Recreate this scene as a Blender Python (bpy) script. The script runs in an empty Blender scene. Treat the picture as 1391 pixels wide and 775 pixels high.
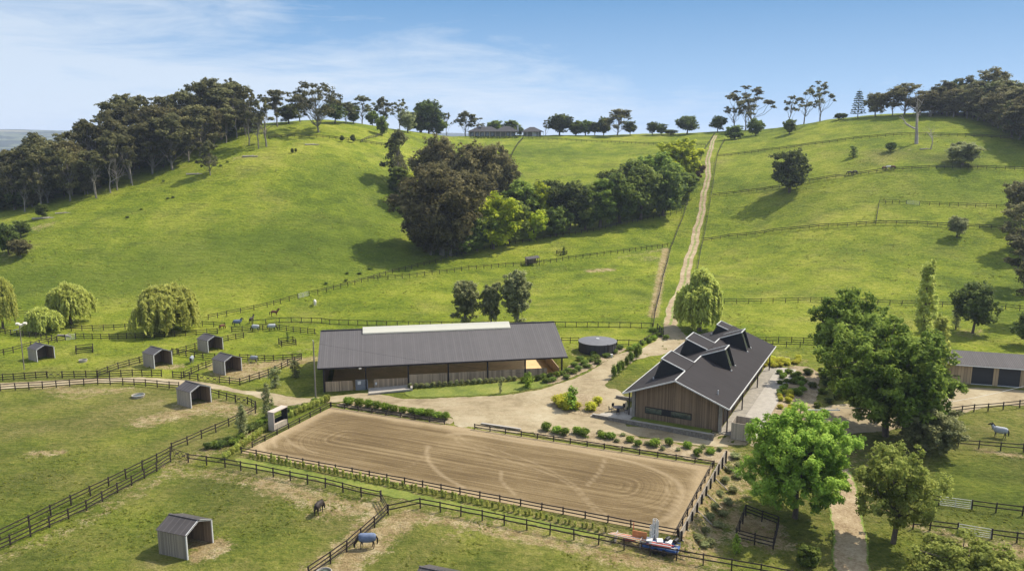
import bpy, math, random
import numpy as np
from mathutils import Vector, Matrix, geometry
random.seed(7)
RS = np.random.RandomState
R = math.radians
scn = bpy.context.scene
COL = scn.collection
# ------------------------------------------------------------------ camera model
F, CX, CY = 1050.0, 695.5, 387.5
PITCH = math.atan(190.5 / F); CH = 42.0
SP, CP = math.sin(PITCH), math.cos(PITCH)
def ray(px, py):
    u = (px - CX) / F; v = (py - CY) / F
    return np.array([u, CP - v * SP, -(SP + v * CP)])      # per unit of camera depth
def at_depth(px, py, d):
    return ray(px, py) * d + np.array([0, 0, CH])
def at_z(px, py, z):
    r = ray(px, py); t = (z - CH) / r[2]
    p = r * t; return Vector((p[0], p[1], z))
# ------------------------------------------------------------------ terrain
ctl = []
def c(px, py, d): ctl.append(tuple(at_depth(px, py, d)))
def w(x, y, z): ctl.append((x, y, z))
for x in range(-120, 161, 40):                     # flat valley floor
    for y in (40, 70, 100):
        w(x, y, 0 if x < 40 else -1.2)
for x in (-160, -120, -80, -45): w(x, 130, 0); w(x, 160, 0); w(x, 185, 0.2)
w(-33, 125, 0); w(-12, 130, .8); w(10, 133, 1.7); w(22, 150, 1.6); w(-20, 165, .6); w(0, 175, 1.2); w(20, 180, 1.2)
w(14, 118, .2); w(30, 105, -.2); w(45, 140, .4); w(52, 165, .8); w(70, 140, .2); w(95, 135, .2); w(120, 150, .6); w(50, 188, 1.2); w(90, 195, 1.6); w(130, 195, 3)
w(-60, 200, 1.0); w(-20, 200, 1.6); w(20, 203, 2); w(-100, 200, .8); w(-140, 205, 1)
w(33, 88, -1.5); w(38, 98, -1.2); w(30, 80, -1.9); w(45, 90, -1.9); w(60, 100, -1.6); w(0, 60, -.6); w(-60, 60, .2)
# right hill
c(1250, 360, 228); c(1250, 305, 255); c(1250, 270, 275); c(1250, 228, 296); c(1250, 183, 338); c(1250, 156, 378)
c(1380, 360, 225); c(1380, 309, 248); c(1380, 230, 290); c(1380, 190, 320); c(1380, 160, 360)
c(1120, 360, 232); c(1120, 310, 265); c(1120, 245, 305); c(1120, 195, 352); c(1120, 165, 400)
c(1000, 370, 240); c(1000, 320, 285); c(1040, 258, 315); c(1000, 210, 372); c(1010, 186, 425)
c(940, 350, 262); c(958, 255, 330); c(965, 205, 385); c(970, 181, 445)
# middle
c(850, 400, 215); c(850, 344, 262); c(850, 300, 300); c(850, 255, 345); c(850, 196, 440); c(850, 183, 490)
c(750, 400, 215); c(750, 350, 257); c(750, 318, 285); c(750, 260, 345); c(750, 191, 460); c(750, 184, 510)
c(650, 400, 213); c(650, 362, 245); c(650, 335, 268); c(650, 270, 330); c(660, 190, 470); c(660, 184, 505)
c(560, 395, 213); c(560, 350, 246); c(560, 290, 290); c(560, 240, 330); c(560, 195, 400); c(560, 178, 440)
# left hill
c(430, 385, 216); c(430, 340, 240); c(430, 280, 272); c(430, 220, 306); c(430, 186, 340); c(430, 169, 368)
c(500, 290, 275); c(500, 220, 318); c(500, 188, 360); c(500, 170, 395)
c(330, 385, 214); c(330, 340, 236); c(330, 280, 266); c(330, 220, 300); c(340, 188, 330); c(340, 175, 350)
c(220, 395, 208); c(220, 340, 236); c(220, 280, 268); c(220, 238, 296); c(220, 205, 330); c(220, 196, 350)
c(110, 400, 206); c(110, 345, 232); c(110, 300, 255); c(110, 268, 280); c(110, 235, 320); c(110, 225, 345)
c(20, 405, 203); c(20, 350, 226); c(20, 310, 252); c(20, 280, 285); c(20, 262, 330); c(20, 240, 400); c(10, 216, 480)
c(-120, 400, 205); c(-120, 330, 245); c(-120, 280, 300); c(-120, 225, 450)
# behind the ridges the land falls away
for x, y, z in ((-400, 560, 0), (-250, 520, 18), (-120, 560, 25), (0, 640, 22), (120, 640, 22), (250, 560, 36), (380, 500, 50), (-420, 300, -5), (-500, 150, -8),
                (430, 300, 45), (430, 200, 18), (430, 80, 0), (-250, 60, 0), (250, 60, -1), (250, 150, 1), (0, 0, 0), (-250, 0, 0), (250, 0, 0), (0, 900, -20), (-500, 900, -25), (500, 900, 0)):
    w(x, y, z)
CT = np.array(ctl); S = 100.0
def _k(r2): return np.where(r2 > 1e-12, 0.5 * r2 * np.log(np.maximum(r2, 1e-12)), 0)
_P = CT[:, :2] / S; _n = len(_P)
_A = np.zeros((_n + 3, _n + 3))
_A[:_n, :_n] = _k(((_P[:, None] - _P[None]) ** 2).sum(-1)) + np.eye(_n) * 0.012
_A[:_n, _n] = 1; _A[:_n, _n + 1:] = _P; _A[_n, :_n] = 1; _A[_n + 1:, :_n] = _P.T
_W = np.linalg.solve(_A, np.concatenate([CT[:, 2], [0, 0, 0]]))
def vnoise(x, y, seed=0):
    xi = np.floor(x).astype(np.int64); yi = np.floor(y).astype(np.int64); fx = x - xi; fy = y - yi
    fx = fx * fx * (3 - 2 * fx); fy = fy * fy * (3 - 2 * fy)
    def h(a, b):
        n = (a * 374761393 + b * 668265263 + seed * 144665) & 0x7fffffff
        n = ((n ^ (n >> 13)) * 1274126177) & 0x7fffffff
        return ((n ^ (n >> 16)) & 0xffff) / 65535.0
    return (h(xi, yi) * (1 - fx) + h(xi + 1, yi) * fx) * (1 - fy) + (h(xi, yi + 1) * (1 - fx) + h(xi + 1, yi + 1) * fx) * fy
def fbm(x, y, seed=0, o=4):
    s = 0; a = 1; t = 0
    for i in range(o):
        s = s + a * vnoise(x * 2 ** i, y * 2 ** i, seed + i); t += a; a *= .5
    return s / t
AC = [at_z(450, 553, 0), at_z(970, 633, 0), at_z(922, 728, 0), at_z(328, 615, 0)]   # arena corners: back-left, back-right, front-right, front-left
au = np.array((AC[1] - AC[0]).xy.normalized()); av = np.array((AC[0] - AC[3]).xy.normalized()); a0 = np.array(AC[3].xy)
LA = (AC[1] - AC[0]).length; WA = (AC[0] - AC[3]).length
BO = np.array([-33.0, 127.0]); BE = np.array([10.0, 134.4])       # barn front eave line
bu = (BE - BO) / np.linalg.norm(BE - BO); bv = np.array([-bu[1], bu[0]]); BL = float(np.linalg.norm(BE - BO)); BW = 22.0
SO = np.array([17.1, 114.4]); su = np.array([.8855, -.4646]); sv = np.array([.4646, .8855]); SL = 40.3; SW = 16.2   # stable frame
def sstep(e0, e1, x):
    t = np.clip((x - e0) / (e1 - e0), 0, 1); return t * t * (3 - 2 * t)
def in_rect(X, Y, o, u, v, L, W, m0, m1):
    a = (X - o[0]) * u[0] + (Y - o[1]) * u[1]; b = (X - o[0]) * v[0] + (Y - o[1]) * v[1]
    d = np.maximum(np.maximum(-a, a - L), np.maximum(-b, b - W))
    return 1 - sstep(m0, m1, d)
def Hraw(X, Y):
    X = np.asarray(X, float); Y = np.asarray(Y, float); sh = X.shape
    p = np.stack([X.ravel(), Y.ravel()], -1) / S
    q = np.clip(p, [-6.5, -1.5], [6.5, 11])
    z = np.empty(len(q))
    for i in range(0, len(q), 40000):
        b = q[i:i + 40000]
        z[i:i + 40000] = _k(((b[:, None] - _P[None]) ** 2).sum(-1)) @ _W[:_n] + _W[_n] + b @ _W[_n + 1:]
    X = X.ravel(); Y = Y.ravel()
    d = np.sqrt(X ** 2 + Y ** 2)
    z = np.clip(z, -30, 75)
    hill = sstep(200, 260, Y)
    z = z + hill * (fbm(X / 28, Y / 28, 3) - .5) * 1.6 + sstep(150, 220, Y) * (fbm(X / 6, Y / 6, 9, 3) - .5) * .35 + (fbm(X / 9, Y / 9, 5, 3) - .5) * .12
    far = sstep(650, 1300, d)
    zf = -25 + 40 * (fbm(X / 900, Y / 900, 11) - .4) + sstep(3500, 6500, d) * 165 * (0.8 + .38 * fbm(X / 1500 + 3, Y / 4000, 21)) * sstep(-9000, -2500, -X + 500) * (1 - .25 * sstep(-2200, 1500, X))
    z = z * (1 - far) + zf * far
    # level ground under the riding arena, the barn and the stable
    ar = in_rect(X, Y, a0 - au * .4 - av * .4, au, av, LA + .8, WA + .8, 0, 1.6)
    z = z * (1 - ar) + 0.0 * ar
    inb = in_rect(X, Y, BO + bv * 1.2 + bu * .5, bu, bv, BL - 1, BW - 2, 0, 1.2)
    z = z * (1 - inb) + 0.2 * inb
    ins = in_rect(X, Y, SO + su * .6 + sv * 1, su, sv, SW + 5, SL - 1, 0, 1.5)
    z = z * (1 - ins) + 0.1 * ins
    return z.reshape(sh)
def warp(n0, a, b, n):
    t = np.linspace(-1, 1, n); return t
us = np.linspace(-1, 1, 470)
GX = 130 * us * 1.55 + 9000 * np.sign(us) * np.abs(us) ** 9 + 330 * us ** 3
vs = np.linspace(0, 1, 520)
GY = -40 + 330 * vs + 430 * vs ** 3 + 8600 * vs ** 16
GXX, GYY = np.meshgrid(GX, GY); GZ = Hraw(GXX, GYY)
def H(x, y):
    x = np.asarray(x, float); y = np.asarray(y, float)
    i = np.clip(np.searchsorted(GX, x) - 1, 0, len(GX) - 2); j = np.clip(np.searchsorted(GY, y) - 1, 0, len(GY) - 2)
    fx = (x - GX[i]) / (GX[i + 1] - GX[i]); fy = (y - GY[j]) / (GY[j + 1] - GY[j])
    return (GZ[j, i] * (1 - fx) + GZ[j, i + 1] * fx) * (1 - fy) + (GZ[j + 1, i] * (1 - fx) + GZ[j + 1, i + 1] * fx) * fy
_T = np.concatenate([np.arange(40, 700, .5)])
def G(px, py, dz=0.0):
    r = ray(px, py); P = r[None] * _T[:, None]; z = P[:, 2] + CH - H(P[:, 0], P[:, 1])
    k = np.where(z < 0)[0]
    if len(k) == 0 or k[0] == 0:
        k = int(np.argmin(np.abs(z)));  t = _T[k]          # grazes a crest
    else:
        k = k[0]; a, b = z[k - 1], z[k]; t = _T[k - 1] + .5 * a / (a - b)
    x, y = r[0] * t, r[1] * t
    return Vector((x, y, float(H(x, y)) + dz))
def depth(p): return p[1] * CP + (CH - p[2]) * SP
def ppm(p): return F / depth(p)            # photo pixels per metre at p
# ------------------------------------------------------------------ materials
def mat(name):
    m = bpy.data.materials.new(name); m.use_nodes = True
    nt = m.node_tree; b = nt.nodes['Principled BSDF']
    b.inputs['Specular IOR Level'].default_value = .25
    return m, nt, b
def N(nt, t, **k):
    n = nt.nodes.new(t)
    for a, v in k.items(): setattr(n, a, v)
    return n
def noise(nt, scale, detail=4, rough=.6, vec=None, dist=0):
    n = N(nt, 'ShaderNodeTexNoise'); n.inputs['Scale'].default_value = scale; n.inputs['Detail'].default_value = detail
    n.inputs['Roughness'].default_value = rough; n.inputs['Distortion'].default_value = dist
    if vec is not None: nt.links.new(vec, n.inputs['Vector'])
    return n.outputs['Fac']
def ramp(nt, fac, stops):
    r = N(nt, 'ShaderNodeValToRGB'); e = r.color_ramp.elements
    while len(e) < len(stops): e.new(.5)
    for i, (p, cc) in enumerate(stops):
        e[i].position = p; e[i].color = (*cc, 1) if len(cc) == 3 else cc
    nt.links.new(fac, r.inputs[0]); return r.outputs[0]
def mix(nt, fac, a, b, mode='MIX'):
    m = N(nt, 'ShaderNodeMix', data_type='RGBA', blend_type=mode)
    for s, v in ((0, fac), (6, a), (7, b)):
        if isinstance(v, (int, float)): m.inputs[s].default_value = v
        elif isinstance(v, tuple): m.inputs[s].default_value = (*v, 1)
        else: nt.links.new(v, m.inputs[s])
    return m.outputs[2]
def M2(nt, op, a, b=None, c_=None, clamp=False):
    m = N(nt, 'ShaderNodeMath', operation=op, use_clamp=clamp)
    for s, v in ((0, a), (1, b), (2, c_)):
        if v is None: continue
        if isinstance(v, (int, float)): m.inputs[s].default_value = v
        else: nt.links.new(v, m.inputs[s])
    return m.outputs[0]
def coords(nt, scale=(1, 1, 1), rot=(0, 0, 0), kind='Object'):
    t = N(nt, 'ShaderNodeTexCoord'); m = N(nt, 'ShaderNodeMapping')
    m.inputs['Scale'].default_value = scale; m.inputs['Rotation'].default_value = rot
    nt.links.new(t.outputs[kind], m.inputs[0]); return m.outputs[0]
def attr(nt, name, out='Fac'):
    a = N(nt, 'ShaderNodeAttribute', attribute_name=name); return a.outputs[out]
def bump(nt, b, h, strength=.4, dist=.1):
    n = N(nt, 'ShaderNodeBump'); n.inputs['Strength'].default_value = strength; n.inputs['Distance'].default_value = dist
    nt.links.new(h, n.inputs['Height']); nt.links.new(n.outputs[0], b.inputs['Normal'])
def simple(name, col, rough=.7, var=.18, scale=3, metallic=0, stretch=(1, 1, 1), spec=.25, bmp=0):
    m, nt, b = mat(name); v = coords(nt, stretch)
    n1 = noise(nt, scale, 5, .65, v); n2 = noise(nt, scale * 7, 3, .6, v)
    f = M2(nt, 'ADD', M2(nt, 'MULTIPLY', n1, .65), M2(nt, 'MULTIPLY', n2, .35))
    lo = tuple(x * (1 - var * 1.6) for x in col); hi = tuple(min(1, x * (1 + var * 1.6)) for x in col)
    nt.links.new(ramp(nt, f, [(.32, lo), (.5, col), (.68, hi)]), b.inputs['Base Color'])
    b.inputs['Roughness'].default_value = rough; b.inputs['Metallic'].default_value = metallic; b.inputs['Specular IOR Level'].default_value = spec
    if bmp: bump(nt, b, f, bmp, .05)
    return m
def boards(name, col, width=.15, axis='X', var=.3, rough=.85, grain=(1, 1, .12)):
    """upright timber boards: per-board tint plus streaky grain"""
    m, nt, b = mat(name); t = N(nt, 'ShaderNodeTexCoord'); s = N(nt, 'ShaderNodeSeparateXYZ'); nt.links.new(t.outputs['Object'], s.inputs[0])
    if axis == 'XY': src = M2(nt, 'ADD', s.outputs['X'], s.outputs['Y'])
    else: src = s.outputs[axis]
    k = M2(nt, 'DIVIDE', src, width); fl = M2(nt, 'FLOOR', k); fr = M2(nt, 'FRACT', k)
    wn = N(nt, 'ShaderNodeTexWhiteNoise', noise_dimensions='1D'); nt.links.new(fl, wn.inputs['W'])
    g = noise(nt, 5, 5, .7, coords(nt, grain)); big = noise(nt, .5, 3, .6)
    f = M2(nt, 'ADD', M2(nt, 'MULTIPLY', wn.outputs['Value'], .45), M2(nt, 'ADD', M2(nt, 'MULTIPLY', g, .4), M2(nt, 'MULTIPLY', big, .3)))
    lo = tuple(x * (1 - var) for x in col); hi = tuple(x * (1 + var) for x in col)
    cc = ramp(nt, f, [(.3, lo), (.55, col), (.85, hi)])
    gap = M2(nt, 'LESS_THAN', fr, .1)
    nt.links.new(mix(nt, gap, cc, tuple(x * .35 for x in col)), b.inputs['Base Color'])
    b.inputs['Roughness'].default_value = rough
    return m
def ribbed(name, col, pitch, axis, rough=.5, dark=.72, metallic=.0, seam=.18, var=.08):
    m, nt, b = mat(name); t = N(nt, 'ShaderNodeTexCoord'); s = N(nt, 'ShaderNodeSeparateXYZ'); nt.links.new(t.outputs['Object'], s.inputs[0])
    k = M2(nt, 'DIVIDE', s.outputs[axis], pitch); fr = M2(nt, 'FRACT', k); fl = M2(nt, 'FLOOR', k)
    wn = N(nt, 'ShaderNodeTexWhiteNoise', noise_dimensions='1D'); nt.links.new(fl, wn.inputs['W'])
    n = noise(nt, .35, 5, .6, coords(nt)); n2 = noise(nt, 3, 4, .7, coords(nt, (1, .15, 1) if axis == 'X' else (.15, 1, 1)))
    f = M2(nt, 'ADD', M2(nt, 'MULTIPLY', n, .55), M2(nt, 'ADD', M2(nt, 'MULTIPLY', n2, .3), M2(nt, 'MULTIPLY', wn.outputs['Value'], .25)))
    cc = ramp(nt, f, [(.3, tuple(x * (1 - var * 2) for x in col)), (.7, tuple(x * (1 + var * 2) for x in col))])
    gap = M2(nt, 'LESS_THAN', fr, seam)
    nt.links.new(mix(nt, gap, cc, tuple(x * dark for x in col)), b.inputs['Base Color'])
    b.inputs['Roughness'].default_value = rough; b.inputs['Metallic'].default_value = metallic
    w_ = M2(nt, 'SINE', M2(nt, 'MULTIPLY', k, 6.2832)); bump(nt, b, w_, .25, .02)
    return m
def foliage(name, c1, c2, c3, trans=.3, rough=.6):
    m, nt, b = mat(name)
    t = attr(nt, 'tint'); oi = N(nt, 'ShaderNodeObjectInfo')
    f = M2(nt, 'ADD', M2(nt, 'MULTIPLY', t, .85), M2(nt, 'MULTIPLY', oi.outputs['Random'], .15))
    cc = ramp(nt, f, [(.15, c1), (.5, c2), (.88, c3)])
    hs = N(nt, 'ShaderNodeHueSaturation'); nt.links.new(cc, hs.inputs['Color'])
    nt.links.new(M2(nt, 'ADD', .485, M2(nt, 'MULTIPLY', oi.outputs['Random'], .03)), hs.inputs['Hue'])
    nt.links.new(M2(nt, 'ADD', .86, M2(nt, 'MULTIPLY', oi.outputs['Random'], .28)), hs.inputs['Value'])
    cc = hs.outputs[0]
    nt.links.new(cc, b.inputs['Base Color']); b.inputs['Roughness'].default_value = rough; b.inputs['Specular IOR Level'].default_value = .04
    tr = N(nt, 'ShaderNodeBsdfTranslucent'); nt.links.new(mix(nt, .5, cc, tuple(min(1, x * 1.5) for x in c3)), tr.inputs['Color'])
    ms = N(nt, 'ShaderNodeMixShader'); ms.inputs[0].default_value = trans
    out = nt.nodes['Material Output']
    nt.links.new(b.outputs[0], ms.inputs[1]); nt.links.new(tr.outputs[0], ms.inputs[2]); nt.links.new(ms.outputs[0], out.inputs['Surface'])
    return m
MT = {}
MT['fence'] = simple('black_timber', (.028, .02, .016), .8, .35, 4)
MT['post'] = simple('dark_post', (.03, .022, .017), .85, .35, 4)
MT['greywood'] = boards('weathered_boards', (.33, .28, .215), .14, 'XY', .25)
MT['greywood_near'] = boards('weathered_boards_darker', (.25, .21, .16), .14, 'XY', .3)
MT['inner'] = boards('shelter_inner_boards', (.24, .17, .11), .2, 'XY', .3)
MT['shelter_roof'] = ribbed('shelter_roof_sheet', (.06, .052, .048), .72, 'X', .5, 1.5, 0, .12, .12)
MT['white'] = simple('white_paint', (.56, .54, .5), .6, .14, 2)
MT['hutwall'] = simple('hut_wall', (.42, .35, .29), .7, .1, 2)
MT['trim'] = simple('pale_trim', (.5, .49, .46), .5, .1, 2)
MT['barn_roof'] = ribbed('barn_roof_sheet', (.082, .0745, .0725), .38, 'X', .75, .95, .0, .22, .07)
MT['skylight'] = foliage('skylight_sheet', (.66, .64, .55), (.7, .68, .6), (.74, .72, .64), .5)
MT['stable_roof'] = ribbed('stable_roof_sheet', (.021, .0172, .0168), .45, 'Y', .9, .85, .0, .15, .1)
MT['darksteel'] = simple('dark_steel', (.025, .02, .02), .6, .2, 3)
MT['kick'] = boards('kick_boards', (.36, .26, .16), .22, 'XY', .4)
MT['cedar'] = boards('brown_cladding', (.205, .14, .085), .13, 'XY', .42)
MT['charcoal'] = simple('charcoal_panel', (.02, .02, .021), .6, .2, 2)
MT['greydoor'] = simple('grey_door', (.16, .165, .17), .6, .1, 2)
MT['concrete'] = simple('concrete', (.31, .28, .235), .85, .12, 1.2)
MT['concrete_dark'] = simple('old_concrete', (.25, .225, .185), .9, .2, 1.0)
MT['stone'] = simple('stone_wall', (.17, .15, .125), .9, .4, 3, bmp=.5)
MT['bark'] = simple('bark', (.11, .085, .065), .9, .4, 2, stretch=(1, 1, .25))
MT['palebark'] = simple('pale_bark', (.19, .165, .13), .85, .35, 1.5, stretch=(1, 1, .3))
MT['deadwood'] = simple('dead_wood', (.30, .26, .22), .9, .3, 2, stretch=(1, 1, .3))
MT['tank'] = ribbed('tank_sheet', (.05, .048, .05), .2, 'Z', .55, .8)
MT['tanktop'] = simple('tank_top', (.12, .118, .12), .6, .1, 1)
MT['metal'] = simple('galvanised', (.55, .56, .55), .4, .08, 3, .3)
MT['tin'] = ribbed('grey_tin_roof', (.085, .076, .072), .3, 'X', .85, .7, .1, .3, .08)
MT['shedwall'] = boards('pale_timber_wall', (.40, .29, .17), .5, 'XY', .2)
MT['roller'] = ribbed('roller_door', (.035, .035, .036), .12, 'Z', .5, .7)
MT['blue'] = simple('blue_paint', (.045, .10, .26), .5, .15, 3)
MT['red'] = simple('red_paint', (.5, .05, .03), .5, .15, 3)
MT['orange'] = simple('orange_paint', (.5, .2, .08), .5, .15, 3)
MT['cream'] = simple('cream_paint', (.52, .44, .31), .6, .1, 3)
MT['black'] = simple('black_plastic', (.015, .015, .016), .5, .1, 3)
MT['rug'] = simple('grey_blue_rug', (.12, .15, .22), .8, .15, 5)
MT['rug_pale'] = simple('pale_grey_rug', (.35, .36, .37), .8, .12, 5)
MT['rug_teal'] = simple('grey_rug', (.22, .24, .25), .8, .12, 5)
MT['bay'] = simple('bay_coat', (.11, .045, .02), .6, .2, 3)
MT['dark_coat'] = simple('dark_coat', (.03, .022, .018), .6, .2, 3)
MT['white_coat'] = simple('white_coat', (.62, .58, .5), .7, .08, 3)
MT['grey_coat'] = simple('grey_coat', (.22, .21, .2), .7, .2, 3)
MT['hair'] = simple('black_hair', (.015, .012, .01), .7, .2, 6)
MT['glass'] = simple('window_glass', (.07, .08, .055), .04, .5, .6, spec=1)
MT['lampglass'] = simple('lamp_glass', (.65, .6, .5), .3, .05, 1)
MT['barnsand'] = simple('barn_sand', (.60, .43, .22), .95, .12, .5)
MT['bounce_sheet'] = simple('bounce_liner', (.55, .5, .42), .8, .05, 1)
MT['soil'] = simple('sandy_soil', (.33, .25, .15), .95, .25, 1.2, bmp=.3)
MT['redtile'] = simple('slate_roof', (.04, .037, .038), .7, .15, 1)
MT['housewall'] = simple('house_wall', (.2, .18, .15), .8, .15, 1)
FO = {
 'gum': foliage('gum_leaves', (.04, .044, .016), (.10, .10, .04), (.20, .19, .08), .32),
 'gumbrown': foliage('gum_leaves_brown', (.055, .052, .019), (.125, .116, .045), (.235, .21, .09), .34),
 'dark': foliage('dark_leaves', (.03, .042, .011), (.072, .098, .022), (.15, .18, .045), .32),
 'mid': foliage('mid_green_leaves', (.05, .078, .016), (.12, .17, .032), (.24, .29, .06), .4),
 'oak': foliage('oak_leaves', (.055, .088, .013), (.13, .185, .025), (.25, .31, .055), .42),
 'bright': foliage('bright_leaves', (.09, .145, .018), (.19, .285, .034), (.34, .43, .07), .42),
 'lime': foliage('lime_leaves', (.17, .22, .012), (.33, .38, .02), (.5, .52, .05), .42),
 'willow': foliage('willow_leaves', (.19, .21, .045), (.36, .38, .08), (.54, .55, .15), .45),
 'greygreen': foliage('grey_green_leaves', (.10, .115, .045), (.22, .235, .095), (.36, .37, .17), .42),
 'red': foliage('dark_red_leaves', (.045, .032, .016), (.10, .07, .034), (.18, .125, .06), .32),
 'olive': foliage('olive_leaves', (.10, .12, .024), (.20, .235, .045), (.34, .36, .085), .42),
 'gold': foliage('golden_leaves', (.22, .22, .02), (.40, .40, .03), (.58, .55, .08), .42),
}
# ------------------------------------------------------------------ mesh helpers
def props(o, label=None, cat=None, group=None, kind=None):
    if label: o['label'] = label
    if cat: o['category'] = cat
    if group: o['group'] = group
    if kind: o['kind'] = kind
    return o
def thing(name, label, cat, loc=(0, 0, 0), rz=0, group=None):
    o = bpy.data.objects.new(name, None); COL.objects.link(o); o.empty_display_size = .5
    o.location = loc; o.rotation_euler = (0, 0, rz)
    return props(o, label, cat, group)
class MB:
    def __init__(s): s.v = []; s.f = []; s.m = []
    def add(s, V, Fc, mi=0):
        b = len(s.v); s.v += [tuple(x) for x in V]; s.f += [tuple(b + i for i in f) for f in Fc]; s.m += [mi] * len(Fc); return s
    def box(s, c_, d, mi=0, rz=0, mtx=None):
        x, y, z = d[0] / 2, d[1] / 2, d[2] / 2
        V = [Vector((a, b, e)) for e in (-z, z) for a, b in ((-x, -y), (x, -y), (x, y), (-x, y))]
        if rz: V = [Matrix.Rotation(rz, 3, 'Z') @ p for p in V]
        if mtx is not None: V = [mtx @ p for p in V]
        V = [p + Vector(c_) for p in V]
        return s.add(V, [(0, 3, 2, 1), (4, 5, 6, 7), (0, 1, 5, 4), (1, 2, 6, 5), (2, 3, 7, 6), (3, 0, 4, 7)], mi)
    def beam(s, p, q, w_, h, mi=0):
        p = Vector(p); q = Vector(q); d = (q - p).normalized()
        up = Vector((0, 0, 1)) if abs(d.z) < .95 else Vector((0, 1, 0))
        r = d.cross(up).normalized() * (w_ / 2); u = r.cross(d).normalized() * (h / 2)
        V = [e + a + b for e in (p, q) for a, b in ((-r, -u), (r, -u), (r, u), (-r, u))]
        return s.add(V, [(0, 1, 2, 3), (7, 6, 5, 4), (0, 4, 5, 1), (1, 5, 6, 2), (2, 6, 7, 3), (3, 7, 4, 0)], mi)
    def tube(s, pts, rs, n=6, mi=0):
        pts = [Vector(p) for p in pts]; rings = []
        if isinstance(rs, (int, float)): rs = [rs] * len(pts)
        b = len(s.v)
        for i, p in enumerate(pts):
            d = (pts[min(i + 1, len(pts) - 1)] - pts[max(i - 1, 0)]).normalized()
            a = d.cross(Vector((0, 0, 1)) if abs(d.z) < .9 else Vector((1, 0, 0))).normalized(); e = d.cross(a)
            for k in range(n):
                t = 2 * math.pi * k / n; s.v.append(tuple(p + (a * math.cos(t) + e * math.sin(t)) * rs[i]))
        for i in range(len(pts) - 1):
            for k in range(n):
                k2 = (k + 1) % n; s.f.append((b + i * n + k, b + i * n + k2, b + (i + 1) * n + k2, b + (i + 1) * n + k)); s.m.append(mi)
        s.f.append(tuple(b + k for k in range(n))[::-1]); s.m.append(mi)
        s.f.append(tuple(b + (len(pts) - 1) * n + k for k in range(n))); s.m.append(mi)
        return s
    def cyl(s, c_, r, z0, z1, n=24, mi=0, r1=None):
        return s.tube([(c_[0], c_[1], z0), (c_[0], c_[1], z1)], [r, r if r1 is None else r1], n, mi)
    def slab(s, quad, t, mi=0, nrm=None):
        """a sheet with thickness t below its four (or more) corners"""
        q = [Vector(p) for p in quad]; n = (q[1] - q[0]).cross(q[2] - q[0]).normalized()
        if n.z < 0: n = -n
        k = len(q); V = q + [p - n * t for p in q]
        s.add(V, [tuple(range(k)), tuple(range(2 * k - 1, k - 1, -1))] + [(i, i + k, (i + 1) % k + k, (i + 1) % k) for i in range(k)], mi)
        return s
    def mesh(s, name, mats):
        me = bpy.data.meshes.new(name); me.from_pydata(s.v, [], s.f)
        for m in (mats if isinstance(mats, (list, tuple)) else [mats]): me.materials.append(m)
        if any(s.m): me.polygons.foreach_set('material_index', s.m)
        me.update(); return me
    def build(s, name, mats, parent=None, loc=None):
        o = bpy.data.objects.new(name, s.mesh(name, mats)); COL.objects.link(o)
        if parent: o.parent = parent
        if loc is not None: o.location = loc
        return o
def child(name, me, parent, loc=(0, 0, 0), rot=None, scale=None):
    o = bpy.data.objects.new(name, me); COL.objects.link(o); o.parent = parent; o.location = loc
    if rot is not None: o.rotation_euler = rot
    if scale is not None: o.scale = scale
    return o
def copy_tree(o, parent=None):
    cpy = o.copy(); COL.objects.link(cpy)
    if parent is not None: cpy.parent = parent
    for ch in list(o.children): copy_tree(ch, cpy)
    return cpy
ORD = ['first', 'second', 'third', 'fourth', 'fifth', 'sixth', 'seventh', 'eighth', 'ninth', 'tenth', 'eleventh', 'twelfth', 'thirteenth', 'fourteenth', 'fifteenth', 'sixteenth',
       'seventeenth', 'eighteenth', 'nineteenth', 'twentieth', 'twenty-first', 'twenty-second', 'twenty-third', 'twenty-fourth', 'twenty-fifth', 'twenty-sixth', 'twenty-seventh', 'twenty-eighth', 'twenty-ninth', 'thirtieth']
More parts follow.
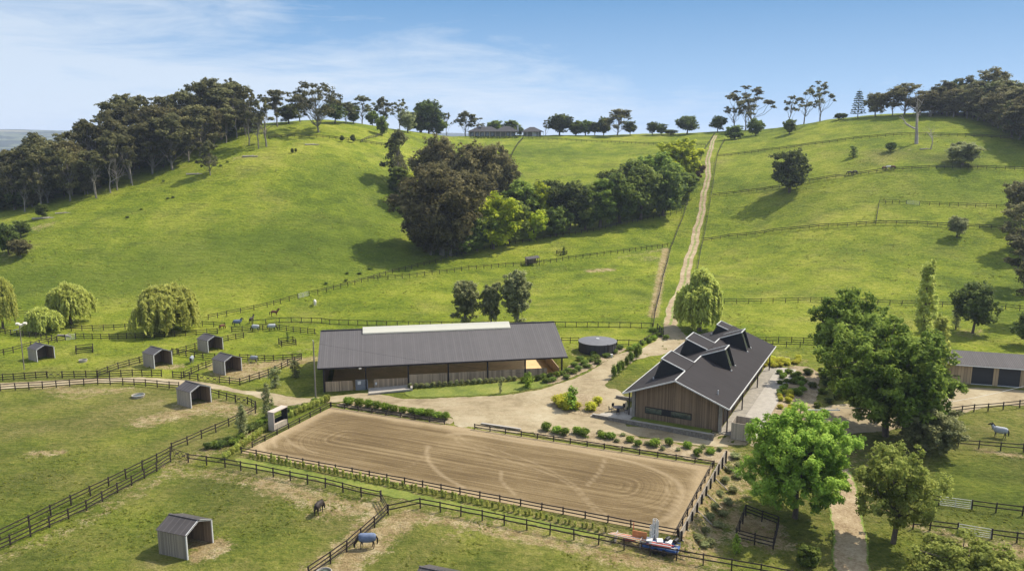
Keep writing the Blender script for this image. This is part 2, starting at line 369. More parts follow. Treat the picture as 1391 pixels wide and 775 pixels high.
# ------------------------------------------------------------------ ground mesh with worn-earth masks
def stroke_mask(X, Y, pts, r, soft=.6):
    """distance mask to a polyline of world points"""
    m = np.zeros_like(X)
    for a, b in zip(pts[:-1], pts[1:]):
        ax, ay, bx, by = a[0], a[1], b[0], b[1]; dx, dy = bx - ax, by - ay; L = dx * dx + dy * dy + 1e-9
        t = np.clip(((X - ax) * dx + (Y - ay) * dy) / L, 0, 1)
        d = np.hypot(X - ax - t * dx, Y - ay - t * dy)
        m = np.maximum(m, 1 - sstep(r * (1 - soft), r * (1 + soft), d))
    return m
DIRT = [  # pixel path, radius in metres, strength
 ([(60, 524), (95, 531), (135, 531), (170, 529)], 2.2, .75), ([(75, 537), (110, 540)], 1.6, .6),
 ([(200, 572), (240, 562), (290, 552), (330, 560)], 3.2, .85), ([(255, 552), (290, 548)], 3.0, .8), ([(45, 616), (80, 614)], 1.4, .85),
 ([(225, 542), (205, 548)], 1.0, .6),
 ([(240, 640), (200, 660), (150, 690), (90, 720), (30, 745), (-20, 765)], 1.7, .55), ([(235, 640), (290, 643), (340, 650)], 2.4, .6), ([(260, 735), (295, 742), (275, 752)], 1.8, 1.0), ([(285, 740), (300, 738)], 1.1, .8),
 ([(360, 655), (400, 668), (430, 680), (470, 690), (505, 690)], 2.6, .85), ([(430, 700), (450, 695), (480, 693)], 2.0, .6), ([(505, 700), (480, 730), (440, 762), (415, 780)], 1.5, .8),
 ([(555, 702), (520, 722), (500, 745), (475, 760), (455, 785)], 2.3, .95), ([(545, 708), (590, 703), (640, 712), (700, 726), (760, 738), (830, 755), (900, 770), (980, 785)], 1.7, .85), ([(640, 715), (610, 730)], 2.0, .5),
 ([(905, 338), (897, 375), (887, 430)], 1.5, 1.0), ([(905, 338), (870, 345), (840, 350)], 1.8, .5), ([(803, 368), (828, 366)], 2.4, .9), ([(890, 350), (880, 352)], 4, .5),
 ([(300, 497), (345, 497), (385, 493), (405, 490)], 3.2, 1.0), ([(310, 505), (345, 508)], 3.5, 1.0), ([(322, 513), (350, 505)], 3.0, .9), ([(212, 497), (240, 498)], 2.2, .85), ([(275, 478), (300, 476)], 1.6, .5),
 ([(395, 490), (425, 487)], 2.5, .8), ([(395, 478), (420, 474)], 2.0, .5), ([(800, 470), (815, 480), (780, 480), (770, 470)], 3, .5),
 ([(1290, 765), (1340, 745), (1391, 748), (1420, 752)], 2.4, .95), ([(1250, 715), (1290, 728)], 1.6, .7), ([(1335, 612), (1391, 619), (1420, 624)], 1.2, .85), ([(1240, 700), (1290, 708), (1391, 722)], 1.1, .35),
 ([(1000, 640), (960, 700), (945, 745)], 3.4, .8), ([(985, 612), (1010, 640)], 3.0, .7), ([(860, 745), (930, 757)], 2.5, .75), ([(600, 640), (700, 668), (800, 692), (830, 740)], .1, .1),
 ([(232, 632), (300, 606), (340, 600), (350, 585)], 2.2, .7), ([(330, 622), (430, 648), (560, 676), (700, 704), (830, 732)], 1.6, .6),
 ([(1006, 708), (1040, 716), (1048, 735), (1015, 728)], 2.5, 1.0), ([(320, 215), (345, 212)], 3, .6), ([(45, 312), (65, 305)], 4, .6), ([(0, 350), (25, 340)], 5, .5),
 ([(1175, 203), (1230, 203), (1290, 205), (1345, 203), (1391, 206)], 1.0, .65), ([(1200, 216), (1260, 216)], 4, .3), ([(1310, 455), (1330, 450)], 3, .6), ([(970, 198), (963, 212)], 2, .35),
 ([(1040, 560), (1060, 520), (1075, 490), (1060, 540)], 4, .6), ([(1140, 600), (1170, 640), (1200, 690)], 3.5, .45), ([(735, 580), (800, 592), (860, 598), (960, 618)], 2.2, .8), ([(0, 516), (60, 514), (130, 512)], .7, .4),
 ([(540, 377), (640, 364), (740, 357), (840, 343), (905, 336)], .9, .35), ([(70, 710), (140, 680), (200, 650)], .9, .5), ([(760, 735), (1000, 775)], 1.2, .5)]
xs, ys = GXX.ravel(), GYY.ravel()
dirt = np.zeros_like(xs)
for pts, r, s_ in DIRT:
    wp = [G(*p) for p in pts]; dirt = np.maximum(dirt, s_ * stroke_mask(xs, ys, wp, r, .75))
near = 1 - sstep(118, 165, ys + .12 * np.abs(xs) * 0)        # mown and trodden near paddocks
dry = near * (.72 + .8 * (fbm(xs / 16, ys / 16, 31) - .4))
dry = np.maximum(dry, .55 * stroke_mask(xs, ys, [G(1200, 212), G(1300, 216)], 10, .8))
lf = np.clip(sstep(-20, -120, -xs * -1) * 0, 0, 1)
hillL = sstep(30, -40, xs) * sstep(205, 235, ys) * (1 - sstep(600, 900, ys))
me = bpy.data.meshes.new('ground'); ny, nx = GXX.shape
idx = np.arange(nx * ny).reshape(ny, nx)
q = np.stack([idx[:-1, :-1], idx[:-1, 1:], idx[1:, 1:], idx[1:, :-1]], -1).reshape(-1, 4)
me.vertices.add(nx * ny); me.vertices.foreach_set('co', np.stack([xs, ys, GZ.ravel()], -1).ravel())
me.loops.add(q.size); me.loops.foreach_set('vertex_index', q.ravel()); me.polygons.add(len(q)); me.polygons.foreach_set('loop_start', np.arange(0, q.size, 4))
me.polygons.foreach_set('use_smooth', np.ones(len(q), bool)); me.update(calc_edges=True)
shade_grass = np.zeros_like(xs)  # darker grass bands; on the lower left hill they paint in a cloud shadow
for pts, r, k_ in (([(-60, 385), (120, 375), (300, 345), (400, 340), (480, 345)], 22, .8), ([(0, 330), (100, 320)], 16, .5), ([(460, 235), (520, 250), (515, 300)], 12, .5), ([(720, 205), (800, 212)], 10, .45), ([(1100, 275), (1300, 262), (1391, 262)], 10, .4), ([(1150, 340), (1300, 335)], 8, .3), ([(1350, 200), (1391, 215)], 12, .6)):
    shade_grass = np.maximum(shade_grass, k_ * stroke_mask(xs, ys, [G(*p) for p in pts], r, .95))
for nm, arr in (('slope', sstep(195, 225, ys) * (1 - sstep(600, 800, ys))), ('shade_grass', shade_grass), ('dirt', dirt), ('dry', np.clip(dry, 0, 1)), ('hill', hillL), ('wild', sstep(900, 1400, np.hypot(xs, ys)))):
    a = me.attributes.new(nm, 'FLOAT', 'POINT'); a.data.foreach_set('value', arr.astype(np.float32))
m, nt, b = mat('grassland')
v = coords(nt)
n_big = noise(nt, .018, 4, .55, v); n_mid = noise(nt, .12, 5, .6, v); n_f = noise(nt, 1.3, 5, .7, v); n_ff = noise(nt, 5.5, 4, .75, v)
f = M2(nt, 'ADD', M2(nt, 'ADD', M2(nt, 'MULTIPLY', n_big, .28), M2(nt, 'MULTIPLY', n_mid, .26)), M2(nt, 'ADD', M2(nt, 'MULTIPLY', n_f, .27), M2(nt, 'MULTIPLY', n_ff, .22)))
lush = ramp(nt, f, [(.42, (.062, .092, .010)), (.48, (.12, .16, .015)), (.535, (.19, .222, .021)), (.59, (.28, .285, .042))])
dryc = ramp(nt, f, [(.40, (.055, .07, .014)), (.48, (.10, .11, .024)), (.55, (.17, .155, .045)), (.62, (.28, .23, .10))])
n_d = noise(nt, .07, 5, .6, v)
df = M2(nt, 'ADD', attr(nt, 'dry'), M2(nt, 'MULTIPLY', M2(nt, 'SUBTRACT', n_d, .5), 2.0), clamp=True)
g1 = mix(nt, df, lush, dryc)
# darker, longer tussock growth over the slopes, then cloud shade painted as darker grass
tus = ramp(nt, noise(nt, .42, 7, .78, coords(nt, (1, 2.4, 1))), [(.54, (0, 0, 0)), (.62, (1, 1, 1))])
g1 = mix(nt, M2(nt, 'MULTIPLY', attr(nt, 'shade_grass'), M2(nt, 'ADD', .1, M2(nt, 'MULTIPLY', noise(nt, .03, 4, .65, v), 1.5)), clamp=True), g1, ramp(nt, f, [(.38, (.055, .08, .012)), (.5, (.085, .12, .016)), (.64, (.13, .165, .025))]))
g1 = mix(nt, M2(nt, 'MULTIPLY', tus, .6), g1, (.055, .085, .011))
ps = N(nt, 'ShaderNodeNewGeometry'); sz = N(nt, 'ShaderNodeSeparateXYZ'); nt.links.new(ps.outputs['Position'], sz.inputs[0])
ctr = M2(nt, 'SINE', M2(nt, 'ADD', M2(nt, 'MULTIPLY', sz.outputs['Z'], 5.2), M2(nt, 'MULTIPLY', noise(nt, .09, 4, .6, v), 16)))
trail = M2(nt, 'MULTIPLY', ramp(nt, ctr, [(.55, (0, 0, 0)), (.95, (1, 1, 1))]), M2(nt, 'MULTIPLY', ramp(nt, noise(nt, .14, 4, .65, v), [(.45, (0, 0, 0)), (.62, (1, 1, 1))]), attr(nt, 'slope')))
g1 = mix(nt, M2(nt, 'MULTIPLY', trail, .42), g1, (.06, .08, .014))
pale = M2(nt, 'MULTIPLY', ramp(nt, noise(nt, .7, 6, .78, coords(nt, (1, 2.2, 1))), [(.585, (0, 0, 0)), (.66, (1, 1, 1))]), ramp(nt, noise(nt, .035, 3, .6, v), [(.48, (0, 0, 0)), (.6, (1, 1, 1))]))
g1 = mix(nt, M2(nt, 'MULTIPLY', pale, .5), g1, (.27, .28, .12))
tus2 = ramp(nt, noise(nt, 1.1, 5, .75, coords(nt, (1, 1.8, 1))), [(.6, (0, 0, 0)), (.68, (1, 1, 1))])
g1 = mix(nt, M2(nt, 'MULTIPLY', tus2, .5), g1, (.055, .078, .014))
wor = noise(nt, .9, 6, .75, v); wor2 = noise(nt, 4.5, 4, .7, v)
dd = M2(nt, 'ADD', attr(nt, 'dirt'), M2(nt, 'ADD', M2(nt, 'MULTIPLY', M2(nt, 'SUBTRACT', wor, .5), 2.4), M2(nt, 'MULTIPLY', M2(nt, 'SUBTRACT', wor2, .5), 1.4)))
dm = ramp(nt, dd, [(.5, (0, 0, 0)), (.88, (1, 1, 1))])
dm = M2(nt, 'MULTIPLY', dm, M2(nt, 'GREATER_THAN', attr(nt, 'dirt'), .02))
soil = ramp(nt, M2(nt, 'ADD', M2(nt, 'MULTIPLY', noise(nt, .5, 5, .7, v), .6), M2(nt, 'MULTIPLY', wor2, .4)), [(.38, (.19, .125, .06)), (.5, (.32, .235, .12)), (.64, (.48, .39, .235))])
g2 = mix(nt, M2(nt, 'MULTIPLY', dm, .9), g1, soil)
farc = ramp(nt, noise(nt, .0028, 5, .65, v), [(.42, (.02, .03, .02)), (.5, (.035, .045, .03)), (.53, (.13, .15, .08)), (.58, (.05, .06, .035)), (.64, (.2, .18, .12))])
g3 = mix(nt, attr(nt, 'wild'), g2, farc)
nt.links.new(g3, b.inputs['Base Color']); b.inputs['Roughness'].default_value = .95; b.inputs['Specular IOR Level'].default_value = .05
hb = M2(nt, 'ADD', M2(nt, 'MULTIPLY', n_f, .5), M2(nt, 'ADD', M2(nt, 'MULTIPLY', n_ff, .3), M2(nt, 'MULTIPLY', noise(nt, .35, 5, .65, coords(nt, (1, 2.4, 1))), 1.2)))
bump(nt, b, hb, 1.0, .85)
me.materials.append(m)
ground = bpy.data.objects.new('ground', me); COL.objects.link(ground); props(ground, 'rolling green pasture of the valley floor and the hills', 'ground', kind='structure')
# ------------------------------------------------------------------ sheets that follow the ground
def smooth_path(pts, n=6, closed=True):
    P_ = [np.array(p, float) for p in pts]; out = []; k = len(P_)
    for i in range(k if closed else k - 1):
        p0, p1, p2, p3 = (P_[(i - 1) % k], P_[i], P_[(i + 1) % k], P_[(i + 2) % k]) if closed else (P_[max(i - 1, 0)], P_[i], P_[i + 1], P_[min(i + 2, k - 1)])
        for j in range(n):
            t = j / n; out.append(.5 * (2 * p1 + (p2 - p0) * t + (2 * p0 - 5 * p1 + 4 * p2 - p3) * t * t + (3 * p1 - p0 - 3 * p2 + p3) * t ** 3))
    if not closed: out.append(P_[-1])
    return out
def sheet(name, wpts, mt, dz, step, label, cat='ground', jit=.25, kind='structure', attrs=None, sm=True, flat=None):
    pts = smooth_path([(p[0], p[1]) for p in wpts], 5) if sm else [np.array((p[0], p[1]), float) for p in wpts]
    out = []
    for i in range(len(pts)):
        a, b_ = pts[i], pts[(i + 1) % len(pts)]; L = np.linalg.norm(b_ - a); k = max(1, int(L / (step * .7)))
        for j in range(k): out.append(a + (b_ - a) * j / k)
    rs = RS(len(out)); out = [p + rs.uniform(-jit, jit, 2) for p in out]
    lo = np.min(out, 0); hi = np.max(out, 0)
    gx, gy = np.meshgrid(np.arange(lo[0], hi[0], step), np.arange(lo[1], hi[1], step)); gp = np.stack([gx.ravel(), gy.ravel()], -1)
    O = np.array(out); inside = np.zeros(len(gp), bool); x1, y1 = O[:, 0], O[:, 1]; x2, y2 = np.roll(x1, -1), np.roll(y1, -1)
    for i in range(len(O)):
        cnd = (y1[i] > gp[:, 1]) != (y2[i] > gp[:, 1])
        inside ^= cnd & (gp[:, 0] < (x2[i] - x1[i]) * (gp[:, 1] - y1[i]) / (y2[i] - y1[i] + 1e-12) + x1[i])
    gp = gp[inside]
    V = [Vector(p) for p in out] + [Vector(p) for p in gp]
    n = len(out)
    r = geometry.delaunay_2d_cdt(V, [(i, (i + 1) % n) for i in range(n)], [list(range(n))], 1, 1e-4)
    vv = np.array([(p.x, p.y) for p in r[0]]); z = (H(vv[:, 0], vv[:, 1]) if flat is None else np.full(len(vv), flat)) + dz
    me = bpy.data.meshes.new(name); me.from_pydata([(a[0], a[1], c_) for a, c_ in zip(vv, z)], [], [tuple(f_) for f_ in r[2]])
    for p in me.polygons: p.use_smooth = True
    if attrs:
        for k, fn in attrs.items():
            a = me.attributes.new(k, 'FLOAT', 'POINT'); a.data.foreach_set('value', fn(vv[:, 0], vv[:, 1]).astype(np.float32))
    me.materials.append(mt); me.update()
    o = bpy.data.objects.new(name, me); COL.objects.link(o); props(o, label, cat, kind=kind)
    return o
m, nt, b = mat('gravel'); v = coords(nt)
f = M2(nt, 'ADD', M2(nt, 'MULTIPLY', noise(nt, .12, 5, .6, v), .5), M2(nt, 'ADD', M2(nt, 'MULTIPLY', noise(nt, 1.2, 5, .7, v), .25), M2(nt, 'MULTIPLY', noise(nt, 9, 4, .8, v), .3)))
cc = ramp(nt, f, [(.4, (.14, .105, .055)), (.49, (.225, .175, .098)), (.57, (.30, .245, .148)), (.66, (.375, .32, .215))])
wv = noise(nt, .25, 4, .6, coords(nt, (1, 3, 1), (0, 0, R(-20)))); cc = mix(nt, M2(nt, 'MULTIPLY', ramp(nt, wv, [(.48, (0, 0, 0)), (.6, (1, 1, 1))]), .5), cc, (.30, .235, .14))
nt.links.new(cc, b.inputs['Base Color']); b.inputs['Roughness'].default_value = .95; bump(nt, b, f, .5, .15); MT['gravel'] = m
m, nt, b = mat('earth_track'); v = coords(nt)
f = M2(nt, 'ADD', M2(nt, 'MULTIPLY', noise(nt, .3, 5, .7, v), .5), M2(nt, 'MULTIPLY', noise(nt, 3, 5, .75, v), .5))
cc = ramp(nt, f, [(.38, (.17, .115, .06)), (.5, (.28, .21, .12)), (.64, (.42, .345, .22))])
gr = M2(nt, 'MULTIPLY', attr(nt, 'verge'), 1); gm = ramp(nt, M2(nt, 'ADD', gr, M2(nt, 'MULTIPLY', M2(nt, 'SUBTRACT', noise(nt, .9, 5, .75, v), .5), 1.6)), [(.42, (0, 0, 0)), (.66, (1, 1, 1))])
cc = mix(nt, gm, cc, ramp(nt, f, [(.4, (.10, .15, .02)), (.6, (.17, .21, .035))]))
nt.links.new(cc, b.inputs['Base Color']); b.inputs['Roughness'].default_value = .95; bump(nt, b, f, .5, .15); MT['earth'] = m
m, nt, b = mat('arena_sand')
ang = math.atan2(au[1], au[0])
va = coords(nt, (1, 1, 1), (0, 0, -ang)); rk = noise(nt, 1.0, 4, .6, coords_r := None) if False else None
t = N(nt, 'ShaderNodeTexCoord'); rot = N(nt, 'ShaderNodeMapping'); rot.inputs['Rotation'].default_value = (0, 0, -ang); nt.links.new(t.outputs['Object'], rot.inputs[0])
st = N(nt, 'ShaderNodeMapping'); st.inputs['Scale'].default_value = (.045, 1.0, 1); nt.links.new(rot.outputs[0], st.inputs[0])
rd = N(nt, 'ShaderNodeTexNoise', noise_dimensions='1D'); rd.inputs['Scale'].default_value = 1.0; rd.inputs['Detail'].default_value = 4; rd.inputs['Roughness'].default_value = .7
nt.links.new(M2(nt, 'ADD', M2(nt, 'MULTIPLY', attr(nt, 'ring'), 1.7), M2(nt, 'MULTIPLY', noise(nt, .12, 3, .5, rot.outputs[0]), 1.5)), rd.inputs['W'])
rake0 = noise(nt, 1.1, 5, .72, st.outputs[0], .6); rake = M2(nt, 'ADD', M2(nt, 'MULTIPLY', rake0, .62), M2(nt, 'MULTIPLY', rd.outputs['Fac'], .38)); fine = noise(nt, 6, 5, .75, rot.outputs[0]); big = noise(nt, .09, 4, .6, rot.outputs[0])
f = M2(nt, 'ADD', M2(nt, 'MULTIPLY', rake, .6), M2(nt, 'ADD', M2(nt, 'MULTIPLY', fine, .2), M2(nt, 'MULTIPLY', big, .22)))
cc = ramp(nt, f, [(.41, (.080, .054, .025)), (.5, (.128, .089, .042)), (.6, (.205, .15, .078))])
e1 = attr(nt, 'edge'); cc = mix(nt, M2(nt, 'MULTIPLY', e1, .75), cc, ramp(nt, fine, [(.35, (.26, .19, .105)), (.65, (.35, .27, .16))]))
tk = M2(nt, 'MULTIPLY', attr(nt, 'track'), M2(nt, 'ADD', .35, M2(nt, 'MULTIPLY', noise(nt, 2.2, 4, .7, rot.outputs[0]), .9)), clamp=True)
cc = mix(nt, M2(nt, 'MULTIPLY', tk, .7), cc, (.40, .31, .19))
nt.links.new(cc, b.inputs['Base Color']); b.inputs['Roughness'].default_value = .95; b.inputs['Specular IOR Level'].default_value = .1
bump(nt, b, M2(nt, 'ADD', M2(nt, 'MULTIPLY', rake, .7), M2(nt, 'MULTIPLY', fine, .4)), .5, .2); MT['sand'] = m
m, nt, b = mat('garden_bed'); v = coords(nt)
f = M2(nt, 'ADD', M2(nt, 'MULTIPLY', noise(nt, .6, 5, .7, v), .5), M2(nt, 'MULTIPLY', noise(nt, 5, 5, .8, v), .5))
nt.links.new(ramp(nt, f, [(.35, (.12, .085, .045)), (.5, (.25, .19, .11)), (.64, (.40, .33, .22))]), b.inputs['Base Color']); b.inputs['Roughness'].default_value = 1; bump(nt, b, f, .7, .3); MT['bed'] = m
m, nt, b = mat('lawn'); v = coords(nt)
f = M2(nt, 'ADD', M2(nt, 'MULTIPLY', noise(nt, .25, 5, .7, v), .5), M2(nt, 'MULTIPLY', noise(nt, 3, 5, .8, v), .5))
nt.links.new(ramp(nt, f, [(.38, (.07, .095, .014)), (.52, (.13, .155, .022)), (.66, (.23, .215, .05))]), b.inputs['Base Color']); b.inputs['Roughness'].default_value = .95; bump(nt, b, f, .6, .2); MT['lawn'] = m
def GP(l): return [G(*p) for p in l]
sheet('driveway', GP([(-60, 521), (0, 520), (60, 517), (160, 512.5), (226, 514), (290, 521), (321, 529), (362, 533), (405, 540), (435, 539), (500, 534), (550, 541), (600, 540.5), (678, 537), (708, 533), (741, 527), (780, 514), (808, 500), (840, 481), (872, 473), (894, 460), (901, 453), (903, 440),
     (916, 440), (928, 452), (940, 465), (905, 480), (872, 486), (848, 500), (822, 523), (842, 530), (852, 545), (850, 574), (870, 580), (977, 588), (1010, 590), (1060, 580), (1100, 562), (1140, 548), (1200, 548), (1300, 527), (1391, 530), (1450, 532), (1450, 556), (1391, 551), (1340, 552), (1290, 566), (1200, 585), (1150, 590),
     (1130, 610), (1090, 622), (1040, 612), (1010, 603), (980, 606), (942, 604), (845, 590), (760, 584), (700, 588), (645, 581), (620, 578), (612, 566), (570, 556), (520, 548), (470, 545), (425, 549), (396, 551), (372, 550), (350, 539), (308, 531), (290, 528), (226, 521.5), (160, 519), (60, 524), (0, 528), (-60, 530)]),
     MT['gravel'], .03, 1.2, 'pale gravel driveway and yard between barn, stable and riding arena', 'driveway')
def strip(name, pl, wid, mt, dz, label, cat, jit=.1, verge=True, step=.8, wav=.7):
    P_ = [np.array(G(*p)[:2]) for p in pl]; P_ = smooth_path(P_, 7, False); P_ = [p + np.array([wav * (.45 * math.sin(i * .55) + .25 * math.sin(i * 1.7)), 0]) for i, p in enumerate(P_)]; L_, R_ = [], []
    for i, p in enumerate(P_):
        d = P_[min(i + 1, len(P_) - 1)] - P_[max(i - 1, 0)]; d = d / np.linalg.norm(d); n = np.array([-d[1], d[0]]); ww = wid if isinstance(wid, (int, float)) else np.interp(i / (len(P_) - 1), [0, 1], wid)
        L_.append(p + n * ww / 2); R_.append(p - n * ww / 2)
    def vg(X, Y):
        dm_ = np.full(X.shape, 1e9)
        for a, b_ in zip(P_[:-1], P_[1:]):
            dx, dy = b_ - a; t_ = np.clip(((X - a[0]) * dx + (Y - a[1]) * dy) / (dx * dx + dy * dy + 1e-9), 0, 1); dm_ = np.minimum(dm_, np.hypot(X - a[0] - t_ * dx, Y - a[1] - t_ * dy))
        ww = wid if isinstance(wid, (int, float)) else max(wid)
        r_ = dm_ / (ww / 2); return np.clip((.72 if wav > .5 else .3) * (1 - sstep(.1, .42, r_)) + .9 * sstep(.75, 1, r_), 0, 1) if verge else .9 * sstep(.8, 1, r_)
    return sheet(name, L_ + R_[::-1], mt, dz, .5, label, cat, jit, attrs={'verge': vg}, sm=False)
strip('hill_track', [(909, 441), (915, 420), (926, 391), (937, 352), (944, 325), (950, 300), (956, 268), (961, 240), (963, 212), (967, 197), (972, 184)], (3.5, 1.9), MT['earth'], .07, 'pale two-rut earth track climbing straight up the hill', 'track')
strip('farm_track', [(1200, 800), (1160, 775), (1154, 730), (1148, 690), (1142, 655), (1132, 625), (1120, 605)], (3.6, 3.6), MT['earth'], .05, 'dusty earth track passing between the bright green tree and the olive tree', 'track', wav=.2)
TR = [([(617, 588), (624, 602), (660, 615), (700, 628), (745, 643), (775, 660), (795, 680), (815, 700), (835, 710)], .2), ([(622, 588), (634, 600), (680, 613), (720, 627), (755, 643), (782, 660), (803, 683), (825, 700)], .2),
      ([(610, 590), (640, 590), (700, 600), (780, 612), (860, 628), (905, 645), (925, 662), (925, 680), (912, 700), (893, 710)], .5), ([(905, 650), (918, 665), (915, 685), (900, 705)], .25),
      ([(580, 605), (582, 625), (600, 645), (630, 662)], .4), ([(590, 600), (575, 620), (545, 640)], .12), ([(822, 622), (815, 640), (797, 660)], .3), ([(905, 660), (907, 675), (890, 700)], .2),
      ([(360, 612), (352, 600), (372, 585), (420, 567)], .5), ([(375, 607), (372, 595), (395, 582)], .4), ([(680, 640), (683, 655), (700, 672)], .3), ([(385, 590), (400, 605), (430, 615)], .3)]
TRW = [([at_z(p[0], p[1], 0) for p in pl], r) for pl, r in TR]
def trk(X, Y):
    o = np.zeros_like(X)
    for pl, r in TRW:
        sp = smooth_path([np.array(p[:2]) for p in pl], 5, False); o = np.maximum(o, stroke_mask(X, Y, sp, r * .62, .8) * min(1, .3 + r))
    return o * .8
def edg(X, Y):
    a = (X - a0[0]) * au[0] + (Y - a0[1]) * au[1]; b_ = (X - a0[0]) * av[0] + (Y - a0[1]) * av[1]
    d = np.minimum(np.minimum(a, LA - a), np.minimum(b_, WA - b_)); rr = np.hypot(np.maximum(0, 6 - np.minimum(a, LA - a)), np.maximum(0, 6 - np.minimum(b_, WA - b_)))
    return np.clip(1 - sstep(.6, 2.6, d + (fbm(X / 3, Y / 3, 8) - .5) * 1.2) + sstep(4, 8, rr) * .8, 0, 1)
def rng_(X, Y):
    a = (X - a0[0]) * au[0] + (Y - a0[1]) * au[1] - LA / 2; b_ = (X - a0[0]) * av[0] + (Y - a0[1]) * av[1] - WA / 2; r_ = WA * .47
    qx = np.abs(a) - (LA / 2 - r_); qy = np.abs(b_) - (WA / 2 - r_)
    return -(np.hypot(np.maximum(qx, 0), np.maximum(qy, 0)) + np.minimum(np.maximum(qx, qy), 0) - r_)
def aw(a, b_): p = a0 + au * a + av * b_; return (p[0], p[1])
sheet('arena_surface', [aw(0, 0), aw(LA, 0), aw(LA, WA), aw(0, WA)], MT['sand'], .06, .42, 'raked brown sand of the open riding arena with curved hoof tracks', 'riding arena', 0, attrs={'track': trk, 'edge': edg, 'ring': rng_}, sm=False, flat=0.0)
sheet('garden_bed', GP([(748, 553), (756, 545), (775, 534), (798, 536), (820, 548), (822, 556), (806, 565), (787, 563), (765, 558)]), MT['bed'], .06, .8, 'mulched island bed beside the gravel yard', 'garden bed')
sheet('shrub_bed', GP([(733, 584), (760, 580), (850, 592), (940, 606), (982, 610), (1000, 618), (985, 630), (968, 628), (860, 610), (735, 592)]), MT['bed'], .06, .8, 'stony planted strip between the driveway and the arena rail', 'garden bed')
sheet('hedge_bed', GP([(458, 549), (480, 546), (520, 550), (575, 558), (612, 568), (612, 576), (600, 574), (540, 565), (470, 554)]), MT['bed'], .06, .8, 'mulched strip along the far arena rail', 'garden bed')
sheet('lawn_strip', GP([(553, 531), (600, 527), (690, 519), (750, 511), (762, 514), (741, 524), (708, 531), (678, 535), (600, 539), (560, 539)]), MT['lawn'], .05, .8, 'strip of cut grass in front of the long barn', 'lawn')
sheet('tank_bed', GP([(765, 505), (790, 492), (815, 484), (838, 474), (850, 474), (838, 482), (806, 499), (778, 512), (755, 520), (745, 519)]), MT['bed'], .06, .8, 'planted bed curving from the barn corner to the round tank', 'garden bed')
sheet('yard_bed', GP([(1030, 590), (1052, 520), (1075, 498), (1110, 505), (1105, 560), (1065, 600)]), MT['bed'], .06, .9, 'planted sandy garden beside the concrete apron', 'garden bed')
sheet('row_bed', GP([(330, 622), (430, 642), (560, 670), (700, 700), (815, 724), (812, 730), (700, 709), (560, 680), (430, 652), (330, 632)]), MT['lawn'], .05, .8, 'narrow planted strip between the arena rail and paddock fence', 'garden bed')
# ------------------------------------------------------------------ fences
POST = {}
def post_mesh(h, w_=.13):
    k = (round(h, 2), w_)
    if k not in POST:
        mb = MB(); mb.box((0, 0, h / 2 - .15), (w_, w_, h + .3)); mb.box((0, 0, h + .012), (w_ + .02, w_ + .02, .024)); POST[k] = mb.mesh('post', MT['post'])
    return POST[k]
FG = 'dark post and rail paddock fences'
def fence(pl, label, sp=2.5, rails=(1.2, .75, .32), h=1.32, wpts=None, group=FG, rw=.05, rh=.13, name='paddock_fence', rmat=None, lab2=None):
    W_ = [Vector(p) for p in wpts] if wpts else [G(*p) for p in pl]
    base = W_[0].copy(); t = thing(name, label, 'fence', base, 0, group)
    P_ = []
    for a, b_ in zip(W_[:-1], W_[1:]):
        L = (b_ - a).length; k = max(1, round(L / sp))
        for j in range(k):
            p = a.lerp(b_, j / k); p.z = float(H(p.x, p.y)); P_.append(p)
    e = W_[-1]; P_.append(Vector((e.x, e.y, float(H(e.x, e.y)))))
    pm = post_mesh(h)
    for p in P_:
        d = p - base; child('post', pm, t, d, (random.uniform(-.04, .04), random.uniform(-.04, .04), math.atan2((W_[-1] - W_[0]).y, (W_[-1] - W_[0]).x)))
    for r_ in rails:
        mb = MB()
        for a, b_ in zip(P_[:-1], P_[1:]):
            j1 = random.uniform(-.03, .03); n = Vector((-(b_ - a).y, (b_ - a).x, 0)).normalized() * .09
            mb.beam(a - base + Vector((0, 0, r_ + j1)) - n, b_ - base + Vector((0, 0, r_ - j1)) - n, rw, rh)
        mb.build('rail', rmat or MT['fence'], t)
    return t
def gate(a, b_, label, style='white', group=None):
    a = G(*a) if len(a) == 2 else Vector(a); b_ = G(*b_) if len(b_) == 2 else Vector(b_)
    d = b_ - a; L = d.length; t = thing('field_gate', label, 'gate', a, math.atan2(d.y, d.x), group); dz = d.z
    mt = MT['white'] if style == 'white' else MT['fence']
    mb = MB(); x0, x1 = .12, L - .12
    mb.tube([(x0, 0, .12), (x0, 0, 1.22)], .035).tube([(x1, 0, .12 + dz), (x1, 0, 1.22 + dz)], .035).tube([(x0, 0, 1.2), (x1, 0, 1.2 + dz)], .035).tube([(x0, 0, .14), (x1, 0, .14 + dz)], .035)
    mb.build('gate_frame', mt, t)
    mb = MB()
    if style == 'white':
        for z in (.38, .62, .9): mb.tube([(x0, 0, z), (x1, 0, z + dz)], .026)
        mb.tube([(L / 2, 0, .14), (L / 2, 0, 1.2)], .03)
        mb.build('bars', mt, t)
    else:
        n = max(2, round(L / 1.4))
        for i in range(n):
            xa = x0 + (x1 - x0) * i / n; xb = x0 + (x1 - x0) * (i + 1) / n
            mb.tube([(xa, 0, .15), (xb, 0, 1.18 + dz)], .03).tube([(xa, 0, 1.18), (xb, 0, .15 + dz)], .03)
            mb.cyl(((xa + xb) / 2, 0), .26, .66, .7, 12)
        mb.build('cross_bracing', mt, t)
    return t
fence([(-25, 747), (0, 733), (40, 714), (97, 686), (148, 661), (193.5, 638), (213.5, 628), (232, 618)], 'upper of the two parallel dark fences running to the bottom left corner', 2.7, (1.22, .78))
fence([(-25, 759), (14.5, 741), (67.7, 716), (117.7, 693), (160, 669), (179, 659), (213, 640), (232, 627)], 'lower of the two parallel dark fences running to the bottom left corner', 2.7, (1.22, .78, .35))
